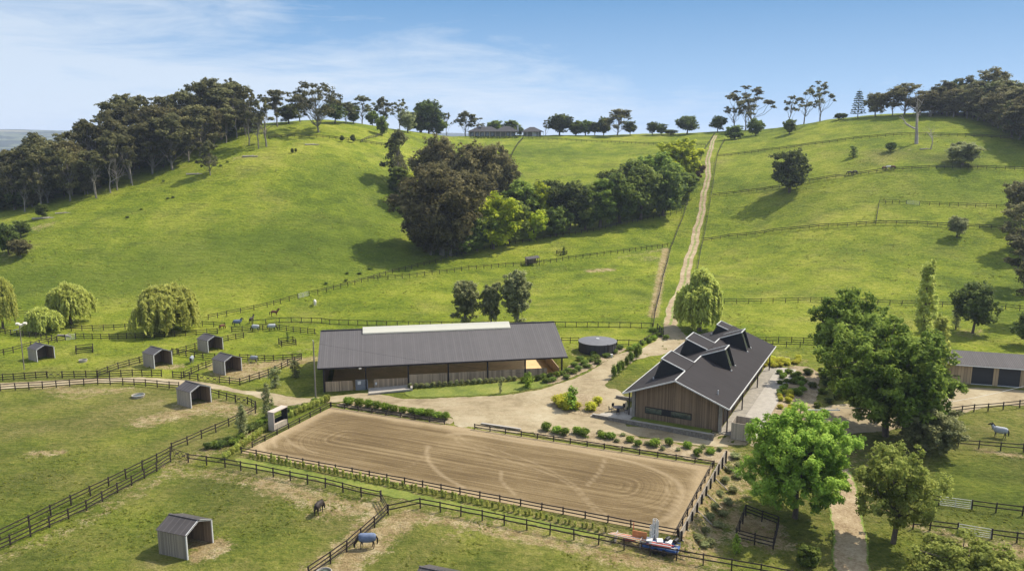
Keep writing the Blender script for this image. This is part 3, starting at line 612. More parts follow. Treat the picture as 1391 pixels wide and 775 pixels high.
fence([(234, 613), (255, 604), (274, 595), (293.5, 587), (311, 579), (347, 561)], 'dark fence climbing diagonally from the near corner gate to the laneway', 2.6, (1.22, .78))
gate((236, 620), (255, 627), 'ornate dark gate at the corner where near paddock fences meet', 'dark')
fence([(256, 628), (306, 634.7), (349, 643), (394.5, 652.4), (442, 662), (491, 675), (517.7, 680)], 'dark two-rail fence along the upper edge of the near left paddock', 2.6, (1.25, .7))
fence([(517.7, 680), (527.4, 699), (509, 716), (471, 749), (449, 765), (420, 785)], 'dark fence angling down past the rugged grazing horse', 2.6, (1.22, .78, .35))
fence([(527.4, 699), (571, 690), (626, 701), (685, 713), (747, 726), (813, 739.5), (883, 754), (955, 767), (1033, 781), (1076, 790)], 'long dark two-rail fence below the hedge row and the jump trailer', 2.7, (1.25, .72))
RG = 'low dark rails round the riding arena'
def az(px, py): return at_z(px, py, 0)
fence(None, 'low dark rail along the near long side of the sand arena', 2.6, (.82, .42), .9, [az(328, 615), az(625, 671), az(922, 728)], RG, name='arena_rail')
fence(None, 'low dark rail at the far left long side of the sand arena', 2.6, (.82, .42), .9, [az(450, 553), az(604, 576)], RG, name='arena_rail')
fence(None, 'low dark rail at the far right long side of the sand arena', 2.6, (.82, .42), .9, [az(645, 583), az(970, 633)], RG, name='arena_rail')
fence(None, 'low dark rail on the short left end of the sand arena', 2.6, (.82, .42), .9, [az(449, 553), az(343, 608)], RG, name='arena_rail')
fence([(-20, 532), (21, 529.5), (58, 527.6), (95, 524.5), (133, 522), (167, 523), (198, 524.5), (230, 527.5), (243, 528.5)], 'curving dark fence on the near side of the narrow left lane', 2.4, (1.22, .78, .35))
fence([(287, 537), (308, 543), (320, 546)], 'short dark fence on the near side of the lane right of the open shelter', 2.2, (1.22, .78))
gate((320, 546), (336.6, 549), 'ornate dark gate beside the lane near the tall slender conifer', 'dark')
fence([(336.6, 549), (348, 555), (347, 561)], 'very short dark fence turning the corner at the lane', 1.8, (1.22, .78))
fence([(-20, 517.5), (4, 517), (34, 515), (64, 513)], 'short dark fence on the far side of the lane at the left edge', 2.1)
gate((64, 513), (85, 513), 'ornate dark gate on the far side of the lane below the lamp pole', 'dark')
fence([(85, 513), (117, 512.5), (149, 512.5), (180, 510.6), (219.5, 511.4)], 'dark fence on the far side of the lane below the left shelter', 2.1)
fence([(132, 512), (161, 501), (190, 493), (241, 481), (265, 474), (310, 462.7), (331, 459)], 'dark fence running diagonally behind the two timber shelters', 2.3)
fence([(234, 481), (253, 484), (276, 487), (292, 489)], 'dark fence between the grey rugged pony and the upper shelter', 2.3)
fence([(326, 489), (347.6, 490.6), (372, 490.6), (397, 489), (409.6, 488)], 'dark fence along the top of the bare sandy yard', 2.0)
fence([(235, 513), (258, 515), (269, 516.5)], 'short dark fence below the grey rugged pony', 1.9)
gate((269, 516.5), (297, 520), 'ornate dark gate in front of the shelter beside the sandy yard', 'dark')
fence([(298, 520), (326, 523), (365, 510), (391, 497), (409.6, 488)], 'dark fence curving round the lower side of the bare sandy yard', 2.0)
fence([(250, 513), (270, 503.6), (290, 496)], 'short dark diagonal fence left of the sandy yard shelter', 2.2)
fence([(315, 451), (357, 448.5), (379.8, 447.5), (398.7, 450.8), (428, 454)], 'dark three-rail fence behind the two pale rugged horses, ending at the barn', 2.0)
fence([(343, 442), (379.5, 438.4), (396, 437.6), (437, 439), (448, 440.6), (525, 443), (600, 443.8), (700, 444.4), (768, 444.4), (842, 444.8), (886, 446)], 'long dark fence running behind the barn roof across the valley floor', 2.5, (1.25, .2), 1.3)
fence([(97, 449.4), (155, 448), (200, 445), (275, 443), (306, 445)], 'dark fence passing behind the broad round willow', 2.5, (1.2, .7))
fence([(-15, 450), (15, 455), (49, 459), (77.5, 464), (89, 462)], 'dark fence beyond the leftmost shelter below the twin willows', 2.0)
gate((89, 462), (103, 460.5), 'pale metal gate beside the fallen branch under the twin willows', 'white')
fence([(103, 460.3), (148.7, 460.6), (195.6, 459.5), (237.5, 457), (266.6, 455.3), (295.5, 453.3)], 'dark three-rail fence directly in front of the broad round willow', 2.1)
fence([(-10, 486), (5.4, 482), (18.3, 479), (42, 472), (66, 467), (78, 464.5)], 'dark fence climbing behind the leftmost shelter', 2.3, (1.2, .7))
fence([(0, 431), (9.6, 430), (23, 429), (45, 428.5)], 'short dark fence between the leftmost willow and the twin willows', 2.6, (1.2, .7))
fence([(283, 434), (308, 429), (327, 425), (345, 421), (363, 417), (381, 412), (405, 405.5)], 'dark fence starting up the foot of the left hill above the bay horse', 2.5, (1.2, .75))
gate((405, 405), (420, 401.5), 'pale metal gate in the long hillside fence above the white horse', 'white')
fence([(420, 401.5), (443.5, 397), (482, 386.5), (500, 381.5), (527, 379.5), (556, 377), (597, 372), (637, 366.5), (687, 362), (718, 360), (739, 358), (772.6, 352.5), (811, 348), (839, 344.5), (871, 340), (907, 335)], 'long dark fence crossing the lower slope to the hill track', 2.6, (1.22, .8))
fence([(500, 381.5), (524, 374), (576, 361), (614, 350), (640, 341), (700, 331), (748, 323), (790, 317), (830, 309), (880, 298), (926, 289)], 'dark fence skirting the lower edge of the tree belt', 2.7, (1.22, .8))
fence([(887, 446), (890, 425), (900, 380), (911, 338), (920, 315), (929, 293), (939, 255), (948, 228), (955, 208), (963, 195), (971, 182)], 'dark fence along the left side of the hill track', 2.9, (1.22, .8))
fence([(943, 385), (947, 368), (952, 340), (958, 313), (963, 285), (968, 255), (972, 225), (975, 210), (984, 192)], 'dark fence along the right side of the hill track', 2.9, (1.22, .8))
fence([(713, 188), (738.6, 189.6), (775.8, 192), (825, 194), (875, 196.6), (920, 197.5), (958, 198.5)], 'distant dark fence crossing the upper paddock below the hilltop house', 3.0, (1.22, .7), rh=.16)
fence([(974, 213.6), (1003, 210.8), (1039, 205.7), (1078.7, 201), (1126.6, 194.8), (1159, 190), (1191.7, 187), (1236, 184.5), (1278, 185), (1323, 186.4), (1359, 188.6), (1376, 190.4)], 'highest dark fence crossing the right hill past the dead tree', 3.0, (1.22, .65), rh=.22, rw=.08)
fence([(968, 267), (1006.5, 263), (1039, 258.7), (1099, 247.7), (1147.5, 241), (1202, 233), (1251, 230), (1315, 229), (1391, 231.6), (1420, 233)], 'second highest dark fence on the right hill below the dark horses', 3.0, (1.22, .65), rh=.22, rw=.08)
fence([(955, 328.4), (990, 322.6), (1050, 315.5), (1138, 308.4), (1189.4, 305), (1260, 306.5), (1315, 309.7), (1362, 311.6)], 'dark fence across the middle of the right hill ending at the edge trees', 3.0, (1.22, .65), rh=.22, rw=.08)
fence([(1189.4, 305), (1194, 277), (1212, 276.5), (1231, 277)], 'dark fence turning uphill to form the corner of a small hillside paddock', 2.8, (1.22, .65))
gate((1231, 277), (1249, 278.4), 'pale gate in the small hillside paddock on the right hill', 'white')
fence([(1249, 278.4), (1290, 280), (1325, 281.6), (1368, 282.8)], 'dark fence along the top of the small hillside paddock', 2.9, (1.22, .65))
fence([(984, 412), (1050, 411.3), (1101, 410), (1160, 412), (1225, 414.5), (1280, 416.5), (1347, 417), (1385, 422), (1410, 424)], 'dark fence at the foot of the right hill behind the big oak', 3.0, (1.22, .7))
fence([(1015, 470), (1049.5, 471), (1086.7, 472), (1110, 473)], 'front one of two short dark fences behind the stable', 2.7, (1.22, .72))
fence([(1012, 465), (1040, 465.5), (1075, 465.5), (1108, 466.5)], 'rear one of two short dark fences behind the stable', 2.7, (1.22, .72))
fence([(1290, 563), (1322.7, 559), (1342, 558), (1362.5, 556), (1385, 553.4), (1420, 550)], 'dark fence between the far right shed yard and the rugged horse paddock', 2.7, (1.22, .72))
fence([(1270, 604), (1301, 607.6), (1329.4, 609.4), (1359, 611.8), (1390, 614), (1420, 616)], 'dark fence just in front of the grey rugged horse on the right', 2.7, (1.22, .72))
fence([(1225, 676), (1243, 679), (1275, 686)], 'short dark fence left of the upper pale gate at lower right', 2.7, (1.22, .68))
gate((1275, 686), (1320, 692), 'upper of the two pale five-bar gates at lower right', 'white', 'pale gates at lower right')
fence([(1320, 692), (1352.5, 696), (1388.5, 700), (1420, 703)], 'dark fence right of the upper pale gate at lower right', 2.7, (1.22, .68))
fence([(1240, 718), (1263, 720), (1300, 724)], 'short dark fence left of the lower pale gate behind the olive bush', 2.5, (1.22, .68))
gate((1300, 724), (1347, 732), 'lower of the two pale five-bar gates at lower right', 'white', 'pale gates at lower right')
fence([(1347, 732), (1381, 736.7), (1420, 741)], 'dark fence right of the lower pale gate at lower right', 2.7, (1.22, .68))
fence([(763, 466), (786, 466)], 'short dark fence between the barn roof and the round tank', 2.2, (1.2, .7))
fence([(838, 469), (870, 470), (887, 460), (901, 457), (893, 447)], 'dark fence bending from the round tank to the hill track', 2.4, (1.2, .3))
fence([(711, 188), (704, 196), (697, 208), (690, 225)], 'thin dark fence dropping from the hilltop house into the tree belt', 3.0, (1.2, .7), rh=.2)
fence([(365, 188), (400, 186.5), (430, 187), (465, 190.5), (490, 194), (525, 199)], 'distant dark fence across the top of the left hill', 3.0, (1.22, .65), rh=.22, rw=.08)
fence([(490, 194), (510, 187), (525, 181)], 'short distant dark fence running up to the hilltop bushes on the left hill', 3.0, (1.22, .65), rh=.22, rw=.08)
fence([(1240, 156.5), (1300, 158), (1340, 163)], 'faint fence along the crest of the right hill before the forest', 3.2, (1.2, .7))
def guard(px, py, s, label):
    p = G(px, py); hs = s / 2; q = [p + Vector((a * hs, b_ * hs, 0)) for a, b_ in ((-1, -1), (1, -1), (1, 1), (-1, 1), (-1, -1))]
    rz = R(28); q = [p + Matrix.Rotation(rz, 3, 'Z') @ (k - p) for k in q]
    return fence(None, label, s, (1.2, .75, .35), 1.32, q, 'small square tree guards', name='tree_guard')
guard(115, 478, 3.0, 'small square rail guard standing empty on grass beyond the left shelter')
guard(390.5, 468, 3.0, 'small square rail guard round a dark leafy stump near the barn')
guard(763, 345, 2.6, 'small square rail guard uphill beside the distant hay shelter')
fence(None, 'dark rail pen under the bright green tree', 2.2, (1.3, .9, .5), 1.4, [G(1000, 733), G(1050, 746), G(1057, 716), G(1013, 700), G(1000, 733)], 'small square tree guards', name='stock_pen')
# ------------------------------------------------------------------ trees
def tube_tree(mb, p0, p1, r0, r1, rng, wob=.08, n=5, seg=4):
    p0 = np.array(p0, float); p1 = np.array(p1, float); L = np.linalg.norm(p1 - p0); pts = []
    for i in range(seg + 1):
        t = i / seg; q = p0 + (p1 - p0) * t + (rng.uniform(-1, 1, 3) * wob * L * math.sin(math.pi * t)); pts.append(q)
    mb.tube(pts, [r0 + (r1 - r0) * i / seg for i in range(seg + 1)], n); return pts
def leaves(blobs, per, size, rng, up=.35, out=.7, rnd=.8, asp=1.6, fill=.35, droop=0):
    """blobs: (centre, radii, tint); returns verts, tint"""
    C_, Rr, Tn = [], [], []
    ex = []
    for bb in blobs:                      # every limb's foliage is a loose group of smaller clumps
        if bb[1][0] < .5: ex.append(bb); continue
        k = 8 if bb[1][0] > 1.2 else 6
        for j in range(k):
            q = rng.normal(size=3); q /= np.linalg.norm(q); ex.append((bb[0] + q * bb[1] * rng.uniform(.35, .95), bb[1] * rng.uniform(.3, .52), float(np.clip(bb[2] + rng.uniform(-.3, .3) + .12 * q[2], 0, 1)), (bb[3] if len(bb) > 3 else 1) / k))
    blobs = ex
    for bb in blobs:
        k = max(4, int(per * (bb[3] if len(bb) > 3 else 1))); C_ += [bb[0]] * k; Rr += [bb[1]] * k; Tn += [bb[2]] * k
    C_ = np.array(C_); Rr = np.array(Rr); Tn = np.array(Tn); n = len(C_)
    d = rng.normal(size=(n, 3)); d /= np.linalg.norm(d, axis=1)[:, None]
    rad = fill + (1 - fill) * rng.uniform(0, 1, n) ** .45
    rad *= 1 + .3 * np.sin(d[:, 0] * 5 + C_[:, 1]) * np.sin(d[:, 1] * 5 + C_[:, 2]) + .17 * rng.normal(size=n)
    P_ = C_ + d * Rr * rad[:, None]
    nrm = d * out * .8 + rng.normal(size=(n, 3)) * rnd * .5 + np.array([0, 0, up + .3]); nrm /= np.linalg.norm(nrm, axis=1)[:, None]
    a = rng.normal(size=(n, 3)); a[:, 2] -= droop * 3; a -= nrm * (a * nrm).sum(1)[:, None]; a /= np.linalg.norm(a, axis=1)[:, None]
    b_ = np.cross(nrm, a); s_ = size * rng.uniform(.55, 1.35, n)[:, None]
    A_ = a * s_ * asp * .5; B_ = b_ * s_ * .5; bend = nrm * s_ * .12
    V = np.stack([P_ - A_, P_ + B_ - bend, P_ + A_, P_ - B_ - bend], 1).reshape(-1, 3)
    tn = np.clip(Tn * 1.15 - .07 + rng.normal(size=n) * .16, 0, 1); return V, np.repeat(tn, 4)
def leafmesh(name, V, tn, mt):
    me = bpy.data.meshes.new(name); n = len(V); me.vertices.add(n); me.vertices.foreach_set('co', V.astype(np.float32).ravel())
    me.loops.add(n); me.loops.foreach_set('vertex_index', np.arange(n)); me.polygons.add(n // 4); me.polygons.foreach_set('loop_start', np.arange(0, n, 4)); me.update(calc_edges=True)
    a = me.attributes.new('tint', 'FLOAT', 'POINT'); a.data.foreach_set('value', tn.astype(np.float32)); me.materials.append(mt); return me
def mk_gum(seed, h=20, wd=13, bare=.4, n=24, br=1.75, per=170, leaf=.55, fol='gum', bark='palebark'):
    rng = RS(seed); mb = MB(); lean = rng.uniform(-.06, .06, 2) * h; top = np.array([lean[0], lean[1], h * .72])
    tp = tube_tree(mb, (0, 0, -.5), top, h * .018, h * .008, rng, .03, 7, 6); blobs = []
    for i in range(n):
        t = (i + .5) / n; ang_ = i * 2.4 + rng.uniform(-.5, .5); hz = bare + (1 - bare) * rng.uniform(.08, 1) ** .75
        prof = math.sin(math.pi * min(1, (hz - bare) / (1 - bare) * .78 + .18)) ** .6; rr = wd / 2 * prof * rng.uniform(.35, 1)
        c_ = np.array([lean[0] * hz + math.cos(ang_) * rr, lean[1] * hz + math.sin(ang_) * rr, h * hz - br * .6]); s_ = br * rng.uniform(.65, 1.3)
        blobs.append((c_, np.array([s_ * 1.15, s_ * 1.15, s_ * .72]), rng.uniform(.2, .75), (s_ / br) ** 2))
        st = tp[min(len(tp) - 1, max(1, int((hz - .22) * 6)))]; tube_tree(mb, st, c_ + np.array([0, 0, s_ * .1]), h * .006, .05, rng, .09, 4, 4)
    V, tn = leaves(blobs, per, leaf, rng, .45, .5, .9)
    return mb.mesh('trunk', MT[bark]), leafmesh('crown', V, tn, FO[fol]), h, wd
def mk_round(seed, h=14, wd=12, base=.12, n=46, br=2.0, per=200, leaf=.5, fol='dark', bark='bark', flat=1.0, top=.5, lumpy=.25, droop=0, open_=0.0):
    rng = RS(seed); mb = MB(); cz = h * (base + (1 - base) * top); rz = h - cz
    tp = tube_tree(mb, (0, 0, -.5), (rng.uniform(-.3, .3), rng.uniform(-.3, .3), h * .7), h * .028, h * .01, rng, .03, 7, 5); blobs = []
    for i in range(n):
        z = 1 - 2 * (i + .5) / n; r_ = math.sqrt(max(0, 1 - z * z)); a = i * 2.39996 + rng.uniform(-.3, .3); k = rng.uniform(.62, .9) * (1 - lumpy * rng.uniform(0, 1))
        if rng.uniform() < .2: k *= .5
        rr = (wd / 2 - br * .45); zz = z * k * ((h - cz) - br * .3) if z > 0 else z * k * (cz - h * base)
        c_ = np.array([math.cos(a) * r_ * k * rr / .85, math.sin(a) * r_ * k * rr / .85, cz + zz]); s_ = br * rng.uniform(.6, 1.25)
        if rng.uniform() < open_: continue
        blobs.append((c_, np.array([s_, s_, s_ * .8]), rng.uniform(.15, .8) , (s_ / br) ** 2))
        if i % 2 == 0: tube_tree(mb, tp[2 + i % 3], c_, h * .009, .04, rng, .08, 4, 4)
    V, tn = leaves(blobs, per, leaf, rng, .4, .65, .8, droop=droop)
    return mb.mesh('trunk', MT[bark]), leafmesh('crown', V, tn, FO[fol]), h, wd
def mk_willow(seed, h=9, wd=10, fol='willow', nst=420, leaf=.32, low=.08, domes=1):
    rng = RS(seed); mb = MB(); tube_tree(mb, (0, 0, -.4), (rng.uniform(-.3, .3), 0, h * .5), h * .035, h * .02, rng, .04, 7, 4); Vs, Ts = [], []
    subs = []
    for i in range(9):
        a = i * 2.4; r_ = wd * .27 * rng.uniform(.4, 1.1) * (0 if i == 0 else 1); zt = h * (1 - .32 * (r_ / (wd * .3)) ** 1.5) * rng.uniform(.86, 1); subs.append((math.cos(a) * r_, math.sin(a) * r_, zt, wd * rng.uniform(.17, .26)))
        tube_tree(mb, (0, 0, h * .35), (math.cos(a) * r_, math.sin(a) * r_, zt - h * .12), h * .014, .05, rng, .12, 4, 4)
    for k in range(nst):
        s_ = subs[rng.randint(len(subs))]; a = rng.uniform(0, 6.283); rr = s_[3] * math.sqrt(rng.uniform(0, 1)); q = rr / s_[3]
        x, y = s_[0] + math.cos(a) * rr, s_[1] + math.sin(a) * rr; z0 = s_[2] - (q ** 2) * s_[3] * .75; L = (z0 - h * low) * rng.uniform(.25, .95) * (.35 + .65 * q)
        tn0 = rng.uniform(.3, .8); m_ = max(4, int(L / .2)); tt = np.linspace(0, 1, m_)
        px = x + (math.cos(a) * .35 * wd * .12) * tt + rng.normal(size=m_) * .13; py = y + (math.sin(a) * .35 * wd * .12) * tt + rng.normal(size=m_) * .13; pz = z0 - L * tt + rng.normal(size=m_) * .1
        bl = [(np.array([px[i], py[i], pz[i]]), np.array([.12, .12, .12]), tn0, 1) for i in range(m_)]
        V, tn = leaves(bl, 4, leaf * .8, rng, .25, .5, .9, 3.4, .3, 2.5); Vs.append(V); Ts.append(tn)
    return mb.mesh('trunk', MT['bark']), leafmesh('crown', np.concatenate(Vs), np.concatenate(Ts), FO[fol]), h, wd
def mk_conifer(seed, h=12, wd=6):
    rng = RS(seed); mb = MB(); mb.tube([(0, 0, -.3), (0, 0, h)], [h * .018, .04], 6); bl = []
    for k in range(13):
        z = h * (.14 + .82 * k / 13); L = wd / 2 * (1 - k / 14) ** .8 * rng.uniform(.8, 1.1)
        for j in range(6):
            a = j * 1.047 + k * .5; e = np.array([math.cos(a) * L, math.sin(a) * L, z + L * .12]); mb.tube([(0, 0, z), tuple(e)], [.05, .02], 4)
            for t in (.55, .8, 1): bl.append((np.array([e[0] * t, e[1] * t, z + L * .12 * t]), np.array([.35, .35, .16]) * (1.2 - .3 * t), rng.uniform(.1, .5), 1))
    V, tn = leaves(bl, 16, .3, rng); return mb.mesh('trunk', MT['bark']), leafmesh('crown', V, tn, FO['dark']), h, wd
def mk_column(seed, h=12, wd=3.2, fol='greygreen', per=150, leaf=.26, n=26, open_=0):
    rng = RS(seed); mb = MB(); mb.tube([(0, 0, -.3), (0, 0, h * .95)], [h * .014, .03], 6); bl = []
    for i in range(n):
        z = h * (.1 + .86 * (i + .5) / n); r_ = wd / 2 * math.sin(math.pi * min(.97, (i + 2) / (n + 2))) ** .6 * rng.uniform(.2, .75); a = i * 2.4
        c_ = np.array([math.cos(a) * r_, math.sin(a) * r_, z]); s_ = wd * .26 * rng.uniform(.7, 1.2) * (1 - .45 * i / n); bl.append((c_, np.array([s_, s_, s_ * 1.5]), rng.uniform(.2, .8), 1)); mb.tube([(0, 0, z - s_ * 1.5), tuple(c_)], [.06, .02], 4)
    V, tn = leaves(bl, per, leaf, rng, .3, .6, .9); return mb.mesh('trunk', MT['bark']), leafmesh('crown', V, tn, FO[fol]), h, wd
def branchy(mb, p, d, L, r, rng, lvl):
    q = p + d * L; mb.tube([tuple(p), tuple(p + d * L * .5 + rng.normal(size=3) * L * .05), tuple(q)], [r, r * .8, r * .55], 5)
    if lvl == 0: return
    for i in range(rng.randint(2, 4)):
        nd = d + rng.normal(size=3) * .65; nd[2] += .12; nd /= np.linalg.norm(nd); branchy(mb, q if i else p + d * L * rng.uniform(.5, .9), nd, L * rng.uniform(.5, .75), r * .55, rng, lvl - 1)
def mk_bare(seed, h=12, wd=6, lvl=4, thick=.02, mt='deadwood'):
    rng = RS(seed); mb = MB(); branchy(mb, np.array([0, 0, -.3]), np.array([rng.uniform(-.1, .1), 0, 1.]), h * .38, h * thick, rng, lvl); return mb.mesh('trunk', MT[mt]), None, h, wd
LIB = {
 'gum': [mk_gum(1), mk_gum(2, n=28, bare=.35), mk_gum(3, wd=15, n=30, br=2.0), mk_gum(4, wd=11, bare=.45, n=20), mk_gum(5, n=32, bare=.25, br=1.9)],
 'gumopen': [mk_gum(11, n=15, bare=.42, br=1.35, per=110), mk_gum(12, n=18, bare=.4, br=1.3, wd=14, per=110), mk_gum(13, n=13, bare=.5, br=1.4, wd=12, per=110)],
 'gumbig': [mk_gum(21, h=20, wd=24, n=60, bare=.3, br=1.6, per=130, leaf=.45)],
 'gumbrown': [mk_gum(31, fol='gumbrown', n=30, bare=.25, br=2.0), mk_round(32, 15, 13, .05, 50, 2.1, 190, .5, 'gumbrown', 'palebark'), mk_gum(33, fol='gumbrown', n=34, bare=.2, br=2.1, wd=15)],
 'copse': [mk_round(41, 30, 28, .02, 130, 3.2, 300, .55, 'gumbrown', 'palebark', lumpy=.2), mk_round(42, 26, 20, .02, 90, 2.9, 300, .55, 'gumbrown', 'palebark'), mk_round(43, 24, 18, .02, 80, 2.7, 280, .55, 'gumbrown', 'bark')],
 'round': [mk_round(51, fol='dark'), mk_round(52, 13, 12, .1, 40, 2.2, 200, .5, 'dark', lumpy=.4), mk_round(53, 14, 13, .02, 64, 1.8, 190, .42, 'dark', lumpy=.4, top=.42)],
 'mid': [mk_round(61, 14, 12, .02, 50, 2.0, 220, .5, 'mid'), mk_round(62, 15, 11, .02, 44, 2.1, 220, .5, 'mid', lumpy=.4), mk_round(63, 14, 10, .0, 50, 1.8, 220, .5, 'mid', top=.4), mk_round(64, 15, 10, .0, 40, 2, 220, .5, 'oak')],
 'grey': [mk_round(66, 12, 9, .02, 50, 1.6, 200, .4, 'greygreen', lumpy=.3)],
 'lime': [mk_round(71, 12, 10, .02, 44, 1.8, 220, .45, 'lime'), mk_round(72, 9, 9, .02, 34, 1.6, 200, .42, 'lime')],
 'red': [mk_round(75, 10, 9, .02, 44, 1.7, 200, .45, 'red')],
 'oak': [mk_round(81, 15, 15, .08, 110, 1.65, 330, .34, 'oak', top=.5, lumpy=.35), mk_round(82, 18, 21, .06, 170, 1.75, 340, .34, 'oak', lumpy=.35, top=.45)],
 'bright': [mk_round(85, 13, 14.5, .04, 190, 1.25, 520, .21, 'bright', lumpy=.4, top=.5)],
 'olive': [mk_round(87, 11, 10.5, .14, 95, 1.1, 210, .22, 'olive', lumpy=.5, open_=.25), mk_round(88, 8, 12, .0, 110, 1.1, 260, .22, 'olive', lumpy=.35)],
 'sage': [mk_round(89, 7, 9, .02, 80, 1.1, 260, .24, 'greygreen', lumpy=.35)],
 'willow': [mk_willow(91), mk_willow(92, 10, 9, nst=380), mk_willow(93, 8, 12, nst=560, low=.02), mk_willow(94, 11, 9, nst=520, low=.03)],
 'conifer': [mk_conifer(95)],
 'poplar': [mk_column(96, 12, 3.4, 'willow', 170, .22, 34)],
 'gumslim': [mk_round(97, 11, 7, .0, 80, 1.05, 220, .28, 'greygreen', 'palebark', lumpy=.5, top=.6, droop=.8), mk_round(98, 11, 6, .0, 74, .95, 220, .28, 'greygreen', 'palebark', lumpy=.55, top=.55, droop=.8), mk_round(99, 12, 7, .0, 90, 1.0, 220, .28, 'greygreen', 'palebark', lumpy=.5, top=.6, droop=.8)],
 'sapling': [mk_column(101, 4, 1.6, 'greygreen', 60, .16, 14), mk_column(102, 3, 1.4, 'mid', 50, .16, 10), mk_column(103, 3, 1.8, 'bright', 60, .18, 10), mk_column(104, 5.5, 2.4, 'greygreen', 90, .18, 18)],
 'bare': [mk_bare(105), mk_bare(106, 10, 6, 4, .014), mk_bare(107, 12, 6, 3, .035)],
}
def tree(px, py, kind, var, hpx, wpx, label, group=None, name=None, pos=None, cat='tree'):
    p = pos if pos is not None else G(px, py)
    if 560 < px < 960 and 240 < py < 350 and kind != 'copse': wpx *= 1.2; hpx *= 1.1
    s_ = ppm(p); tm, cm, h0, w0 = LIB[kind][var % len(LIB[kind])]
    t = thing(name or {'gum': 'gum_tree', 'gumopen': 'gum_tree', 'gumbig': 'gum_tree', 'gumbrown': 'gum_tree', 'copse': 'gum_tree', 'gumslim': 'gum_tree', 'willow': 'willow_tree', 'conifer': 'conifer_tree', 'poplar': 'poplar_tree', 'oak': 'oak_tree', 'bare': 'bare_tree', 'sapling': 'sapling'}.get(kind, 'broadleaf_tree'), label, cat, p, random.uniform(0, 6.28), group)
    h = hpx / s_ / .98 * (1.1 if hpx < 70 else 1.03); wd = wpx / s_ * (1.15 if wpx < 60 else 1.04); t.scale = (wd / w0, wd / w0, h / h0)
    child('trunk', tm, t)
    if cm: child('crown', cm, t)
    return t
# left woodland: rows from the paddock edge back over the hill
WG = 'gum trees of the woodland on the left hill'
edge = smooth_path([np.array(G(*p)[:2]) for p in ((-70, 300), (-20, 292), (30, 288), (75, 282), (110, 272), (150, 262), (200, 243), (240, 226), (280, 205), (315, 192), (345, 182))], 6, False)
el = [0]
for a, b_ in zip(edge[:-1], edge[1:]): el.append(el[-1] + np.linalg.norm(b_ - a))
wr = RS(5); rowdesc = ['in the front row', 'in the second row', 'in the middle row', 'in the fourth row', 'in the back row']
def zone(px): return 'far left end' if px < 70 else 'left half' if px < 160 else 'centre' if px < 250 else 'upper right end'
for row in range(5):
    sp_ = 7.5 + row * .8; dist_ = wr.uniform(0, 4)
    while dist_ < el[-1]:
        i = int(np.searchsorted(el, dist_)) ; i = min(max(i, 1), len(edge) - 1); tt = (dist_ - el[i - 1]) / (el[i] - el[i - 1]); e = edge[i - 1] + (edge[i] - edge[i - 1]) * tt
        off = np.array([-.55, .83]) * (row * 9.5 + wr.uniform(-2.5, 2.5)); x, y = e + off + wr.uniform(-2, 2, 2); p = Vector((x, y, float(H(x, y))))
        s_ = ppm(p); px = CX + F * x / depth(p); hh = wr.uniform(12, 20) if row < 2 else wr.uniform(17, 25)
        hh *= np.interp(px, [0, 60, 150, 330], [.66, .98, 1.08, .98]); kind, var = ('gum', wr.randint(5)) if wr.uniform() < .72 else ('gumbrown', wr.randint(3))
        if row >= 3 and wr.uniform() < .4: kind, var = 'gumopen', wr.randint(3)
        tree(0, 0, kind, var, hh * s_, hh * wr.uniform(.5, .72) * s_, 'dark gum %s of the left woodland, %s' % (rowdesc[row], zone(px)), WG, pos=p)
        dist_ += sp_ * wr.uniform(.8, 1.3)
for k in range(60):
    dist_ = el[-1] * (k + wr.uniform(0, 1)) / 60; i = min(max(int(np.searchsorted(el, dist_)), 1), len(edge) - 1); e = edge[i]
    off = np.array([-.55, .83]) * wr.uniform(5, 40); x, y = e + off; p = Vector((x, y, float(H(x, y)))); s_ = ppm(p); px = CX + F * x / depth(p); hh = wr.uniform(5, 9.5)
    tree(0, 0, ['round', 'gumbrown'][k % 2], [0, 1, 2, 1][k % 4] if k % 2 == 0 else 1, hh * s_, hh * 1.1 * s_, 'low dark bushy undergrowth tree inside the left woodland, %s' % zone(px), 'undergrowth trees of the left woodland', pos=p)
for i, (px, py, hp, wp) in enumerate([(150, 262, 42, 22), (130, 268, 38, 22), (310, 184, 40, 20), (322, 187, 38, 18), (180, 252, 45, 20)]):
    tree(px, py, 'bare', i, hp * 1.2, wp, 'pale leafless trunk before the left woodland, %s from the left' % ORD[[1, 0, 3, 4, 2][i]], 'bare trunks before the woodland')
for i, (px, py, hp, wp) in enumerate([(338, 197, 72, 28), (351, 202, 65, 30), (362, 199, 60, 36)]):
    tree(px, py, 'gumopen', i, hp, wp, 'slim bare-trunked gum at the upper woodland corner, %s from the left' % ORD[i], 'slim gums at the woodland corner')
